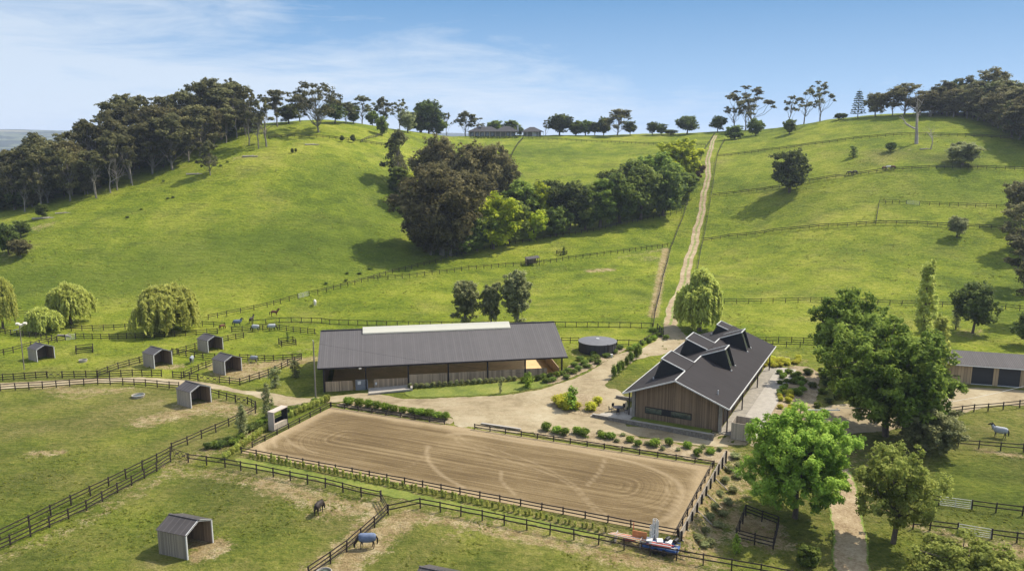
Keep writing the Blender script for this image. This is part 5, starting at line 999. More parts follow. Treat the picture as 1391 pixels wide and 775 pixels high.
MB().box((6.75, .55, 1.55), (.55, .03, .6)).build('notice', MT['white'], d)
MB().box((9.6, .7, 1.2), (.3, .06, .45)).build('notice', MT['white'], t)
d = MB().box((7.0, -.1, ze - .35), (.45, .25, .2)).build('floodlight', MT['lampglass'], t)
mb = MB(); mb.slab([(8.3, -2.6, .36), (15.6, -2.4, .72), (15.4, .7, .72), (8.3, .6, .5)], .6); mb.build('concrete_ramp', MT['concrete'], t)
mb = MB(); mb.box((15.6, -.8, .8), (.35, 3.4, .6)); mb.beam((8.3, -2.6, .45), (15.6, -2.45, .82), .25, .25); mb.build('kerb', MT['concrete'], t)
# ------------------------------------------------------------------ stable with folded dormers
sa = math.atan2(su[1], su[0]); t = thing('stable_building', 'dark-roofed timber stable with folded triangular dormers beside the driveway', 'building', (SO[0], SO[1], 0), sa)
L, W_ = SL, SW; ze, zr = 4.4, 7.55; k = (zr - ze) / (W_ / 2); hw = W_ / 2
rf = MB().slab([(0, 0, ze), (hw, 0, zr), (hw, L, zr), (0, L, ze)], .16).slab([(hw, 0, zr), (W_, 0, ze), (W_, L, ze), (hw, L, zr)], .16).build('roof', MT['stable_roof'], t)
mb = MB()
for a, b_ in (((0, -.05, ze - .06), (hw, -.05, zr - .06)), ((hw, -.05, zr - .06), (W_, -.05, ze - .06)), ((-.05, 0, ze - .05), (-.05, L, ze - .05)), ((W_ + .05, 0, ze - .05), (W_ + .05, L, ze - .05))): mb.beam(a, b_, .1, .2)
mb.build('fascia', MT['trim'], t)
def dormer(side, y0, y1, a=3.8, b_=4.9, kk=.39):
    s_ = side; X = lambda q: hw + s_ * q
    d = MB().slab([(X(-.15), y0 - .15, zr + .05), (X(a), y0 - .15, zr + a * kk + .05), (X(a), y1 + .15, zr + a * kk + .05), (X(-.15), y1 + .15, zr + .05)], .12).build('dormer', MT['stable_roof'], t)
    mb = MB()
    for yy in (y0, y1):
        e = .06 if yy == y0 else -.06; P_ = [(X(0), yy, zr - .05), (X(a - .1), yy, zr + a * kk - .1), (X(b_), yy, zr - b_ * k - .05)]
        P2 = [(x_, y_ + e, z_) for x_, y_, z_ in P_]; mb.add(P_ + P2, [(0, 1, 2), (5, 4, 3), (0, 3, 4, 1), (1, 4, 5, 2), (2, 5, 3, 0)])
    mb.build('side_wall', MT['charcoal'], d)
    i = .35; mb = MB(); q = [(X(a - i), y0 + .3, zr + a * kk - .25), (X(a - i), y1 - .3, zr + a * kk - .25), (X(b_ - i), y1 - .3, zr - b_ * k + .1), (X(b_ - i), y0 + .3, zr - b_ * k + .1)]; mb.slab(q, .06)
    mb.build('glazing', MT['glass'], d)
    mb = MB()
    mb.beam((X(0), y0 - .18, zr + .08), (X(a), y0 - .18, zr + a * kk + .08), .12, .14); mb.beam((X(0), y1 + .18, zr + .08), (X(a), y1 + .18, zr + a * kk + .08), .12, .14); mb.beam((X(a), y0 - .2, zr + a * kk + .06), (X(a), y1 + .2, zr + a * kk + .06), .14, .16)
    mb.build('trim', MT['trim'], d)
    mb = MB(); [mb.box((X(b_ + .1), yy, zr - b_ * k + .05), (.2, .2, .24)) for yy in (y0, y1)]; mb.build('bracket', MT['trim'], d)
    mb = MB(); [mb.beam((X(a), yy, zr + a * kk - .05), (X(b_), yy, zr - b_ * k + .02), .12, .12) for yy in (y0 + .02, y1 - .02)]; mb.build('edge_post', MT['charcoal'], d)
for sd, y0, y1 in ((-1, 5.6, 10.6), (1, 15.6, 18.6), (-1, 19.8, 24.6), (1, 28.8, 31.8)): dormer(sd, y0, y1)
dormer(-1, 36.0, 39.2, 2.2, 3.0, .36)
mb = MB()   # ridge trim between dormers
for y0, y1 in ((0, 5.4), (10.9, 15.3), (24.9, 28.5)): mb.beam((hw, y0, zr + .06), (hw, y1, zr + .06), .16, .1)
mb.build('ridge_trim', MT['trim'], rf)
MB().tube([(W_ - 2.4, 3.2, ze + .5), (W_ - 2.4, 3.2, ze + 1.6)], .09, 8).build('flue', MT['metal'], rf)
zb = .1; x0, x1, yf = 1.6, W_ - 1.9, 1.6
def gab(x): return ze + (k * x if x < hw else k * (W_ - x)) - .2
for yy, nm in ((yf, 'front_wall'), (L - 1.6, 'back_wall')):
    V = [(x0, yy, zb - .4), (x1, yy, zb - .4), (x1, yy, gab(x1)), (hw, yy, gab(hw)), (x0, yy, gab(x0))]; V += [(x_, y_ + .2, z_) for x_, y_, z_ in V]
    MB().add(V, [(0, 1, 2, 3, 4), (9, 8, 7, 6, 5), (0, 5, 6, 1), (1, 6, 7, 2), (2, 7, 8, 3), (3, 8, 9, 4), (4, 9, 5, 0)]).build(nm, MT['cedar'], t)
MB().box((x0, L / 2, zb + 2.1), (.2, L - 3.6, 4.6)).build('side_wall', MT['cedar'], t); MB().box((x1, L / 2, zb + 2.1), (.2, L - 3.6, 4.6)).build('side_wall', MT['cedar'], t)
for x_ in (x0 - .35, x1 + .35): MB().box((x_, yf + .1, zb + 2.0), (.5, .5, gab(x0) - .1)).build('corner_pier', MT['concrete_dark'], t)
for a, b_ in ((3.1, 5.9), (7.1, 10.4)):
    wn = MB().box(((a + b_) / 2, yf - .03, 1.75), (b_ - a, .06, 1.05)).build('window', MT['darksteel'], t); MB().box(((a + b_) / 2, yf - .07, 1.75), (b_ - a - .28, .04, .8)).build('pane', MT['glass'], wn)
MB().box((6.5, yf - .02, 1.75), (1.2, .05, 1.05)).build('window_pier', MT['charcoal'], t)
for y_ in (6, 12, 18, 24, 30, 36): MB().box((x1 + .14, y_, 1.3), (.08, 2.2, 2.2)).build('stall_door', MT['darksteel'], t)
for y_ in (2, 13, 26, 38): MB().box((W_ - .6, y_, 2.1), (.18, .18, 4.2)).build('verandah_post', MT['darksteel'], t)
for y_ in (2, 9, 16, 23, 30, 37): MB().box((.4, y_, 2.1), (.16, .16, 4.2)).build('verandah_post', MT['darksteel'], t)
def sfr(x, y, z=0): p = SO + su * x + sv * y; return Vector((p[0], p[1], z))
def slabw(name, x0, x1, y0, y1, z, th, mt, label, cat='paving', kind=None):
    t_ = MB().box(((x0 + x1) / 2, (y0 + y1) / 2, z - th / 2), (x1 - x0, y1 - y0, th)).build(name, mt); t_.location = (SO[0], SO[1], 0); t_.rotation_euler = (0, 0, sa); props(t_, label, cat, kind=kind); return t_
slabw('concrete_apron', W_ + .5, W_ + 3.9, 1, L + 2, .22, .3, MT['concrete'], 'pale concrete apron along the right side of the stable', kind='structure')
slabw('verandah_paving', W_ - 1.6, W_ + .47, 1, L + 1, .21, .3, MT['concrete_dark'], 'grey paved verandah under the right eave of the stable', kind='structure')
slabw('terrace', -4.2, 1.2, -1.0, 8.5, .34, .5, MT['concrete'], 'raised paved terrace at the front left corner of the stable', kind='structure')
slabw('planter_lawn', 1.4, 13.6, -.7, 1.35, .42, .4, MT['lawn'], 'grass strip under the long front window of the stable', 'lawn', kind='structure')
rt = thing('retaining_wall', 'low stone retaining wall along the front of the stable', 'wall', (SO[0], SO[1], 0), sa)
MB().box((5.0, -1.25, .22), (18.8, .45, .9)).build('wall', MT['stone'], rt); MB().box((5.0, -1.25, .7), (18.9, .55, .08)).build('coping', MT['concrete_dark'], rt)
rt = thing('terrace_steps', 'pale broad steps and low wall beside the stable terrace', 'steps', (SO[0], SO[1], 0), sa)
for i in range(3): MB().box((-4.6 - i * .5, 3.5, .2 - i * .1), (.55, 9.6 - i * .4, .3)).build('step', MT['concrete'], rt)
MB().box((-2.2, 7.9, .7), (3.4, .4, .8)).build('low_wall', MT['stone'], rt)
bt = thing('outdoor_table', 'dark round-seated outdoor table set on the stable terrace', 'table', sfr(-1.6, 2.6, .34), sa)
MB().cyl((0, 0), .8, .7, .76, 20).build('tabletop', MT['darksteel'], bt); MB().cyl((0, 0), .08, 0, .7, 8).build('pedestal', MT['darksteel'], bt)
for i in range(5):
    a = i * 1.257; st_ = thing('outdoor_chair', '%s dark chair round the terrace table, counted clockwise' % ORD[i], 'chair', sfr(-1.6 + 1.3 * math.cos(a), 2.6 + 1.3 * math.sin(a), .34), sa + a, 'chairs on the terrace')
    MB().box((0, 0, .44), (.45, .45, .05)).build('seat', MT['darksteel'], st_); MB().box((.22, 0, .7), (.05, .45, .5)).build('backrest', MT['darksteel'], st_)
    for lx in (-.2, .2):
        for ly in (-.2, .2): MB().box((lx, ly, .21), (.04, .04, .42)).build('leg', MT['darksteel'], st_)
en = thing('screen_enclosure', 'open-topped grey timber screen box at the front right corner of the stable', 'enclosure', sfr(W_ + .4, .2, .0), sa)
for c_, d_ in (((1.4, 0, 1.2), (2.8, .08, 2.5)), ((0, 1.6, 1.2), (.08, 3.1, 2.5)), ((2.8, 1.6, 1.2), (.08, 3.1, 2.5)), ((1.4, 3.2, 1.2), (2.7, .08, 2.5))): MB().box(c_, d_).build('screen_panel', MT['greywood'], en)
MB().box((1.4, 1.6, .12), (2.6, 3.0, .1)).build('base', MT['concrete_dark'], en)
# ------------------------------------------------------------------ water tank
p = at_z(811.5, 479, 1.3); p.z = float(H(p.x, p.y)); t = thing('water_tank', 'large round dark water tank with grey flat lid behind the stable', 'water tank', p)
z1 = 2.1
MB().cyl((0, 0), 3.7, -.4, z1, 48).build('wall', MT['tank'], t)
MB().tube([(0, 0, z1), (0, 0, z1 + .04), (0, 0, z1 + .42)], [3.82, 3.82, .3], 48).build('lid', MT['tanktop'], t)
MB().cyl((0, 0), .35, z1 + .38, z1 + .52, 16).build('hatch', MT['trim'], t)
MB().tube([(1.6, -3.55, -.2), (1.6, -3.55, z1 + .2)], .07, 8).build('pipe', MT['darksteel'], t); MB().box((2.0, -4.3, .25), (1.0, .5, .6)).build('pump_box', MT['white'], t)
mb = MB(); [mb.tube([(3.74 * math.cos(a), 3.74 * math.sin(a), -.3), (3.74 * math.cos(a), 3.74 * math.sin(a), z1)], .04, 5) for a in np.linspace(0, 6.28, 24, endpoint=False)]; mb.build('strap', MT['darksteel'], t)
# ------------------------------------------------------------------ right shed
pa = G(1290, 519); pb = G(1378.4, 525.8); d = (pb - pa); d.z = 0; ra = math.atan2(d.y, d.x); L = 26.0; W_ = 7.0
t = thing('machinery_shed', 'low shed with grey tin roof and two dark roller doors', 'shed', (pa.x, pa.y, float(H(pa.x, pa.y))), ra)
he = 3.6; hr = 5.0
MB().slab([(-.8, -.7, he), (L, -.7, he), (L, W_ * .62, hr), (-.8, W_ * .62, hr)], .1).slab([(-.8, W_ * .62, hr), (L, W_ * .62, hr), (L, W_ + .6, he + .4), (-.8, W_ + .6, he + .4)], .1).build('roof', MT['tin'], t)
mb = MB(); x0 = -.4; segs = [(x0, 3.35), (6.75, 7.55), (10.95, L - .2)]
for a, b_ in segs: mb.box(((a + b_) / 2, 0, he / 2 - .2), (b_ - a, .18, he + .4))
mb.box((7, 0, he - .12), (7.4, .17, .3)); mb.build('front_wall', MT['shedwall'], t)
mb = MB(); mb.box((x0, W_ / 2, he / 2), (.18, W_, he)); mb.box((L - .3, W_ / 2, he / 2), (.18, W_, he)); mb.box((L / 2, W_, he / 2), (L - .4, .18, he)); mb.build('wall', MT['shedwall'], t)
for a, b_ in ((3.35, 6.75), (7.55, 10.95)):
    dr = MB().box(((a + b_) / 2, .05, (he - .3) / 2), (b_ - a, .1, he - .3)).build('roller_door', MT['roller'], t)
    MB().box(((a + b_) / 2, -.03, .06), (b_ - a, .1, .12)).build('door_sill', MT['trim'], dr)
MB().box((.9, -.11, 1.35), (1.3, .04, .22)).build('wall_sign', MT['darksteel'], t)
MB().box((L / 2, -.75, he - .12), (L + .8, .14, .14)).build('gutter', MT['trim'], t)
# ------------------------------------------------------------------ hilltop homestead
hp = G(690, 186); s_ = ppm(hp)
t = thing('hilltop_house', 'long low house with grey hipped roofs on the far ridge', 'house', hp, 0)
def hip(x0, x1, y0, y1, z0, z1, nm='roof'):
    i = (y1 - y0) / 2; return MB().add([(x0, y0, z0), (x1, y0, z0), (x1, y1, z0), (x0, y1, z0), (x0 + i, (y0 + y1) / 2, z1), (x1 - i, (y0 + y1) / 2, z1)], [(0, 1, 5, 4), (1, 2, 5), (2, 3, 4, 5), (3, 0, 4), (0, 3, 2, 1)]).build(nm, MT['redtile'], t)
q = 1 / s_
X = lambda px: (px - 690) * q
hip(X(634), X(682), 2, 16, 3.3, 6.6); hip(X(670), X(706), 1, 14, 3.3, 6.8); hip(X(707), X(739), 0, 12, 3.2, 6.2)
MB().box(((X(636) + X(700)) / 2, 8.5, 1.6), (X(700) - X(636), 10, 3.6)).build('wall', MT['housewall'], t); MB().box((X(723), 6, 1.6), (X(736) - X(712), 8, 3.6)).build('wall', MT['housewall'], t)
for px in (641, 648, 655, 662, 669, 690, 696): wn = MB().box((X(px), 3.45, 1.6), (2.0, .12, 2.4)).build('window', MT['darksteel'], t); MB().box((X(px), 3.37, 1.6), (1.7, .05, 2.1)).build('pane', MT['glass'], wn)
mb = MB(); [mb.box((X(px), 2.3, 1.5), (.3, .3, 3.4)) for px in (637, 644, 651, 658, 665, 673, 680, 687, 694, 702)]; mb.build('verandah_posts', MT['cream'], t)
MB().box((X(703.5), 6, 4.5), (1.2, 1.2, 5.6)).build('chimney', MT['trim'], t); MB().box((X(726), 1.9, 1.6), (2.6, .1, 2.6)).build('garage_door', MT['white'], t)
mb = MB(); [mb.box((X(px), .4, 1.5), (.3, .3, 3.3)) for px in (709, 716, 724, 731, 738)]; mb.build('pavilion_posts', MT['trim'], t)
hd = thing('garden_hedge', 'low dark clipped hedge in front of the hilltop house', 'hedge', G(672, 188)); V, tn = leaves([(np.array([x_, 0, .6]), np.array([1.2, .7, .8]), random.uniform(.2, .6), 1) for x_ in np.arange(-15, 14, 1.1)], 60, .3, RS(4)); child('foliage', leafmesh('foliage', V, tn, FO['dark']), hd)
# ------------------------------------------------------------------ judge hut, wall, poles
p = az(373, 586); t = thing('judge_hut', 'white-framed open judge hut overlooking the short end of the arena', 'hut', (p.x, p.y, 0), math.atan2(-av[1], -av[0]) + math.pi)
dv = (AC[0] - AC[3]).normalized(); t.rotation_euler = (0, 0, math.atan2(dv.y, dv.x)); w_ = 3.1; dpt = 1.1; hh = 2.9
MB().box((0.05, dpt / 2, hh / 2), (.14, dpt, hh)).build('side_wall', MT['hutwall'], t); MB().box((w_ - .05, dpt / 2, hh / 2), (.14, dpt, hh)).build('side_wall', MT['charcoal'], t)
MB().box((w_ / 2, dpt, hh * .24), (w_, .1, hh * .48)).build('back_wall', MT['charcoal'], t); MB().box((w_ / 2, dpt / 2, hh + .04), (w_ + .1, dpt + .1, .12)).build('roof', MT['hutwall'], t)
MB().box((w_ / 2, .25, .95), (w_ - .2, .5, .08)).box((w_ / 2, .05, .5), (w_ - .2, .08, .9)).build('counter', MT['greywood'], t); MB().box((w_ / 2, dpt / 2, .08), (w_, dpt, .16)).build('floor_deck', MT['concrete_dark'], t)
MB().box((w_ / 2, .9, 1.75), (w_ - .2, .1, .1)).build('rail', MT['darksteel'], t)
# tall braced timber wall behind the short right end of the arena
e0 = az(985, 622); e1 = az(924, 733); d = e1 - e0; L = d.length; t = thing('arena_wall', 'tall braced timber wall retaining the right end of the arena', 'wall', (e0.x, e0.y, 0), math.atan2(d.y, d.x))
outw = 1  # local +y is to the left of travel; outside (right of arena) found below
nrm = Vector((-math.sin(math.atan2(d.y, d.x)), math.cos(math.atan2(d.y, d.x)), 0)); outw = 1 if nrm.x > 0 else -1
MB().box((L / 2, 0, -.35), (L, .08, 2.6)).build('boarding', MT['greywood'], t)
MB().box((L / 2, 0, .98), (L + .1, .14, .07)).build('capping', MT['greywood_near'], t)
k = 0
for i in range(11):
    x_ = L * i / 10; MB().box((x_, outw * .14, -.55), (.18, .18, 3.3)).build('post', MT['post'], t)
    if i % 2 == 1 or i == 10:
        MB().beam((x_, outw * .2, .1), (x_, outw * 2.6, -1.75), .1, .12).build('brace', MT['deadwood'], t)
fence(None, 'low dark rail inside the short right end of the arena', 2.6, (.82, .42), .9, [az(968, 636), az(920, 727)], RG, name='arena_rail')
def pole(px, py, hpx, label, r=.14, cross=False, name='utility_pole', mt='palebark'):
    p = G(px, py); h = hpx / ppm(p) / .98; t = thing(name, label, 'pole', p); MB().tube([(0, 0, -.5), (.05, 0, h)], [r, r * .75], 8).build('shaft', MT[mt], t)
    return t, h
t, h = pole(429, 545, 82, 'tall bare timber pole beside the arena corner and barn end'); MB().tube([(.05, 0, h), (.05, -.3, h + .35)], .07, 6).build('bracket', MT['metal'], t)
t, h = pole(33, 502, 60, 'slim lamp pole with floodlights beside the leftmost shelter', .1, name='lamp_pole')
MB().tube([(-1.2, 0, h - .9), (0, 0, h - .5), (1.4, 0, h + .6)], .06, 6).build('arm', MT['metal'], t)
for dx, dz in ((.5, .2), (1.2, .5), (-.2, .4)): MB().box((dx, -.1, h + dz), (.6, .4, .35), mtx=Matrix.Rotation(.4, 3, 'X')).build('floodlight', MT['lampglass'], t)
t, h = pole(1110, 618, 66, 'timber power pole with crossarm before the oaks', .15)
MB().beam((-2.6, 0, h - .3), (2.6, -.3, h - .2), .1, .14).build('crossarm', MT['trim'], t); MB().tube([(-2.3, 0, h - .25), (-2.3, 0, h)], .05, 6).tube([(2.3, 0, h - .2), (2.3, 0, h + .05)], .05, 6).build('insulator', MT['white'], t)
a = G(1110, 618) + Vector((0, 0, h)); b_ = G(1420, 560) + Vector((0, 0, h * .8)); mb = MB(); pts = [tuple(a.lerp(b_, i / 16) - a - Vector((0, 0, 1.6 * math.sin(math.pi * i / 16)))) for i in range(17)]; mb.tube(pts, .016, 4); wv = mb.build('power_line', MT['metal']); wv.location = a; props(wv, 'thin overhead wire running right from the power pole', 'wire')
a = G(429, 545) + Vector((0, 0, 82 / ppm(G(429, 545)))); b_ = Vector((SO[0], SO[1], 0)) + Vector((su[0] * 12 + sv[0] * 3, su[1] * 12 + sv[1] * 3, 6.4)); mb = MB(); mb.tube([tuple(a.lerp(b_, i / 20) - a - Vector((0, 0, 1.2 * math.sin(math.pi * i / 20)))) for i in range(21)], .012, 4); wv = mb.build('power_line', MT['darksteel']); wv.location = a; props(wv, 'thin overhead wire from the barn pole to the stable roof', 'wire')
# white box seat / pipe by the arena entrance
p = az(652, 579); t = thing('mounting_bench', 'long pale bench lying along the outside of the arena rail near the entrance', 'bench', (p.x, p.y, 0), math.atan2(au[1], au[0])); MB().box((3.3, .4, .45), (6.5, .4, .1)).build('seat', MT['concrete'], t)
for x_ in (.6, 3.4, 6.2): MB().box((x_, .4, .22), (.2, .4, .44)).build('leg', MT['concrete'], t)
# troughs
def trough(px, py, wpx, label, mt='concrete', rim=.16):
    p = G(px, py); r = wpx / ppm(p) / 2; t = thing('water_trough', label, 'trough', p); n = 20
    mb = MB(); rings = [(r * .86, -.05), (r, .45), (r * .9, .47), (r * .84, .2)]; V = [(a * math.cos(6.2832 * i / n), a * math.sin(6.2832 * i / n), z) for a, z in rings for i in range(n)]
    mb.add(V, [(j * n + i, j * n + (i + 1) % n, (j + 1) * n + (i + 1) % n, (j + 1) * n + i) for j in range(3) for i in range(n)]); mb.build('bowl', MT[mt], t); MB().cyl((0, 0), r * .86, .2, .3, n).build('water', MT['glass'], t)
trough(188, 539, 17, 'pale round trough on the grass left of the lane shelter'); trough(113, 491, 11, 'pale round trough in front of the empty tree guard'); trough(440, 781, 22, 'round concrete trough at the bottom edge beside the near fence')
# logs
def log(px, py, ang, L, r, label):
    p = G(px, py, .15); t = thing('fallen_log', label, 'log', p, ang); MB().tube([(-L / 2, 0, 0), (0, .2, .1), (L / 2, -.1, .05)], [r, r * .85, r * .5], 7).build('trunk', MT['deadwood'], t); MB().tube([(0, .1, .1), (L * .15, .8, .6)], [r * .4, r * .15], 5).build('branch', MT['deadwood'], t)
for a in ((62, 297, .4, 8, .35, 'long pale fallen log at the left edge of the grass below the wood'), (86, 290, .3, 5, .2, 'smaller fallen log right of the long pale one'), (266, 237, .1, 7, .3, 'fallen log left of the lone small gum'), (340, 213, .1, 6, .35, 'dark log on the bare patch near the upper left hill'), (424, 197, .5, 6, .3, 'pale log with earth heap near the hilltop gum'), (88, 457, -.3, 4, .25, 'fallen branch under the twin willows'), (1258, 203, 0, 5, .25, 'low log beside the dead trunk')): log(*a)
# ------------------------------------------------------------------ jump trailer and pole stack
p = G(866, 741); t = thing('jump_pole_stack', 'heap of orange and cream jump poles left of the blue trailer', 'jump poles', p, math.atan2(au[1], au[0]))
for i in range(5): MB().tube([(-3.2 + i * .1, -.5 + i * .22, 1.05 - i * .05), (1.0, -.4 + i * .22, .85)], .06, 8).build('pole', MT[['cream', 'orange', 'white', 'orange', 'cream'][i]], t)
for x_ in (-2.4, .4): MB().box((x_, .1, .5), (.12, 1.2, 1.0)).build('stand', MT['deadwood'], t)
MB().box((.1, .4, 1.0), (1.6, .08, 1.1)).build('board', MT['orange'], t); MB().box((-1.0, .3, .55), (1.4, .1, .7)).build('lattice', MT['red'], t); MB().tube([(-.6, .5, 0), (-.6, .5, 2.4)], .035, 6).build('pole', MT['red'], t)
p = G(898, 748); t = thing('jump_trailer', 'blue trailer piled with white, blue and red show jump parts', 'trailer', p, math.atan2(au[1], au[0])); t.scale = (.9, .9, .9)
MB().box((0, 0, .62), (4.2, 1.7, .14)).build('deck', MT['blue'], t)
mb = MB(); mb.beam((-2.1, -.86, 1.0), (2.1, -.86, 1.0), .06, .08).beam((-2.1, .86, 1.0), (2.1, .86, 1.0), .06, .08).beam((-2.1, -.86, .8), (2.1, -.86, .8), .06, .08); [mb.box((x_, y_, .85), (.07, .07, .42)) for x_ in (-2.07, -.7, .7, 2.07) for y_ in (-.86, .86)]; mb.build('side_rail', MT['blue'], t)
for x_ in (-.5, .5):
    for y_ in (-.95, .95): MB().tube([(x_, y_ - .1, .36), (x_, y_ + .1, .36)], .36, 16).build('wheel', MT['black'], t)
MB().beam((2.1, 0, .55), (3.4, 0, .5), .1, .1).build('drawbar', MT['darksteel'], t)
pr = RS(8)
for i in range(18):
    y_ = -.7 + (i % 7) * .22; z_ = .78 + (i // 7) * .16 + pr.uniform(0, .08); MB().tube([(-1.9 + pr.uniform(-.1, .8), y_, z_), (1.7 + pr.uniform(-.7, .3), y_ + pr.uniform(-.15, .15), z_ + pr.uniform(-.04, .08))], .075, 8).build('jump_pole', MT[['white', 'blue', 'cream', 'white', 'darksteel', 'blue', 'white', 'red'][i % 8]], t)
for x_ in (-1.4, -.2, .9): MB().box((x_, pr.uniform(-.3, .3), 1.32), (.7, .9, .14), rz=pr.uniform(-.5, .5)).build('jump_filler', MT['white'], t)
for i, x_ in enumerate((.55, 1.45)):
    c_ = MB().tube([(-.35, 0, 0), (.35, 0, 0)], .24, 14).build('barrel', MT['black']); q_ = p + Matrix.Rotation(math.atan2(au[1], au[0]), 3, 'Z') @ Vector((x_, .45, 1.28)); c_.location = q_; c_.rotation_euler = (0, 0, .9); props(c_, '%s black barrel lying on top of the trailer load' % ('left' if i == 0 else 'right'), 'barrel', 'barrels on the trailer')
p2 = G(889, 736); t = thing('jump_wing_bundle', 'upright bundle of white jump wings between poles and trailer', 'jump wings', p2)
for i in range(5):
    mb = MB(); hw_ = .3; zt = 2.1 + .1 * i; m_ = Matrix.Rotation(.5 * i, 3, 'Z'); off = Vector((.12 * i - .25, .14 * i - .25, 0))
    for a_, b2 in (((-hw_, 0, 0), (-hw_, 0, zt)), ((hw_, 0, 0), (hw_, 0, zt - .5)), ((-hw_, 0, zt), (hw_, 0, zt - .5)), ((-hw_, 0, .3), (hw_, 0, .3)), ((-hw_, 0, 1.1), (hw_, 0, 1.1)), ((0, 0, .3), (0, 0, zt - .3))): mb.beam(m_ @ Vector(a_) + off, m_ @ Vector(b2) + off, .09, .09)
    mb.build('wing', MT['white'], t)
mb = MB(); [mb.tube([(.3 * math.cos(i), .3 * math.sin(i), 0), (.22 * math.cos(i), .22 * math.sin(i), 2.7)], .05, 6) for i in range(6)]; mb.build('upright', MT['white'], t)
# ------------------------------------------------------------------ horses
def horse_mesh(graze, nm='body'):
    V = []; E = []; Rd = []
    def a(p, r, par=None):
        V.append(p); Rd.append(r); i = len(V) - 1
        if par is not None: E.append((par, i))
        return i
    root = a((-.1, 0, 1.22), (.30, .34)); hip_ = a((-.62, 0, 1.28), (.29, .31), root); dock = a((-.86, 0, 1.22), (.17, .2), hip_)
    sh = a((.42, 0, 1.26), (.27, .33), root); ch = a((.66, 0, 1.2), (.2, .26), sh)
    if graze: n1 = a((.92, 0, 1.02), (.14, .19), ch); n2 = a((1.14, 0, .66), (.11, .14), n1); hd = a((1.22, 0, .42), (.11, .12), n2); nz = a((1.2, 0, .12), (.07, .075), hd)
    else: n1 = a((.86, 0, 1.52), (.14, .2), ch); n2 = a((1.06, 0, 1.86), (.11, .14), n1); hd = a((1.2, 0, 1.93), (.105, .12), n2); nz = a((1.5, 0, 1.68), (.065, .07), hd)
    for s_ in (-1, 1):
        e1_ = a(((.99 if not graze else 1.17), s_ * .07, (2.02 if not graze else .55)), (.03, .035), n2); e2_ = a(((1.0 if not graze else 1.12), s_ * .1, (2.13 if not graze else .6)), (.015, .02), e1_)
        dx = .06 * s_
        f1 = a((.45, s_ * .19, .95), (.11, .14), sh); f2 = a((.47 + dx, s_ * .18, .52), (.055, .06), f1); f3 = a((.47 + dx * 1.6, s_ * .18, .14), (.04, .045), f2); a((.5 + dx * 1.7, s_ * .18, .035), (.06, .065), f3)
        h1 = a((-.62, s_ * .19, .92), (.13, .17), hip_); h2 = a((-.72 - dx, s_ * .18, .55), (.065, .075), h1); h3 = a((-.66 - dx * 1.5, s_ * .18, .15), (.043, .045), h2); a((-.62 - dx * 1.5, s_ * .18, .035), (.06, .065), h3)
    me = bpy.data.meshes.new(nm); me.from_pydata(V, E, []); return me, Rd
def horse(px, py, label, coat, graze, rz, rug=None, s=1.0, group=None):
    p = G(px, py); t = thing('horse', label, 'horse', p, rz, group); t.scale = (s, s, s)
    key = ('hb', graze)
    if key not in HC:
        me, Rd = horse_mesh(graze); HC[key] = (me, Rd)
    me, Rd = HC[key]; me = me.copy(); me.materials.append(MT[coat]); o = bpy.data.objects.new('body', me); COL.objects.link(o); o.parent = t
    md = o.modifiers.new('skin', 'SKIN'); md.use_smooth_shade = True
    for i, r_ in enumerate(Rd): o.data.skin_vertices[0].data[i].radius = r_
    for v_ in o.data.skin_vertices[0].data: v_.use_root = False
    o.data.skin_vertices[0].data[0].use_root = True
    sb = o.modifiers.new('sub', 'SUBSURF'); sb.levels = 1; sb.render_levels = 2
    MB().tube([(-.98, 0, 1.3), (-1.1, 0, 1.05), (-1.1, 0, .6), (-1.05, 0, .4)], [.06, .09, .08, .03], 8).build('tail', MT['hair' if coat != 'white_coat' else 'white_coat'], t)
    if graze: pts = [(.55, 0, 1.55), (.85, 0, 1.3), (1.12, 0, .85), (1.22, 0, .58)]
    else: pts = [(.5, 0, 1.6), (.72, 0, 1.78), (.92, 0, 2.02), (1.05, 0, 2.1)]
    MB().tube(pts, [.04, .07, .06, .03], 6).build('mane', MT['hair' if coat != 'white_coat' else 'white_coat'], t)
    if rug:
        n = 16; rings = [(-.98, .2, 1.2, .22), (-.8, .31, 1.22, .36), (-.5, .36, 1.2, .42), (-.1, .37, 1.18, .43), (.3, .36, 1.2, .43), (.58, .3, 1.23, .4), (.74, .22, 1.25, .3)]
        V = []; Fc = []
        for x_, ry, zc_, rz_ in rings:
            for i in range(n):
                a = math.pi * (-.28 + 1.56 * i / (n - 1)); V.append((x_, ry * 1.08 * math.cos(a), zc_ + rz_ * 1.05 * math.sin(a) - (.08 if abs(math.sin(a)) < .2 or math.sin(a) < 0 else 0)))
        for j in range(len(rings) - 1):
            for i in range(n - 1): Fc.append((j * n + i, j * n + i + 1, (j + 1) * n + i + 1, (j + 1) * n + i))
        b_ = len(V); V += [(V[k_][0], V[k_][1] * .96, V[k_][2] - .02) for k_ in range(b_)]; Fc += [tuple(b_ + q_ for q_ in f_[::-1]) for f_ in list(Fc)]
        r_ = MB().add(V, Fc).build('rug', MT[rug], t)
        for pl_ in r_.data.polygons: pl_.use_smooth = True
        if not graze: MB().tube([(.66, 0, 1.28), (.84, 0, 1.52), (1.0, 0, 1.8)], [.34, .235, .18], 12).build('neck_rug', MT[rug], t)
    return t
HC = {}
horse(498, 744, 'dark pony in a blue-grey rug grazing beside the near fence', 'dark_coat', True, R(185), 'rug', 1.05)
horse(1357, 594, 'dark horse in a pale grey rug standing alert in the right paddock', 'dark_coat', False, R(150), 'rug_pale', 1.05)
horse(434, 697, 'bay horse seen end-on standing on the bare patch of the near paddock', 'dark_coat', True, R(75), None, 1.0)
horse(373, 430, 'bare bay horse standing in the green paddock below the hill', 'bay', False, R(5), None, 1.05)
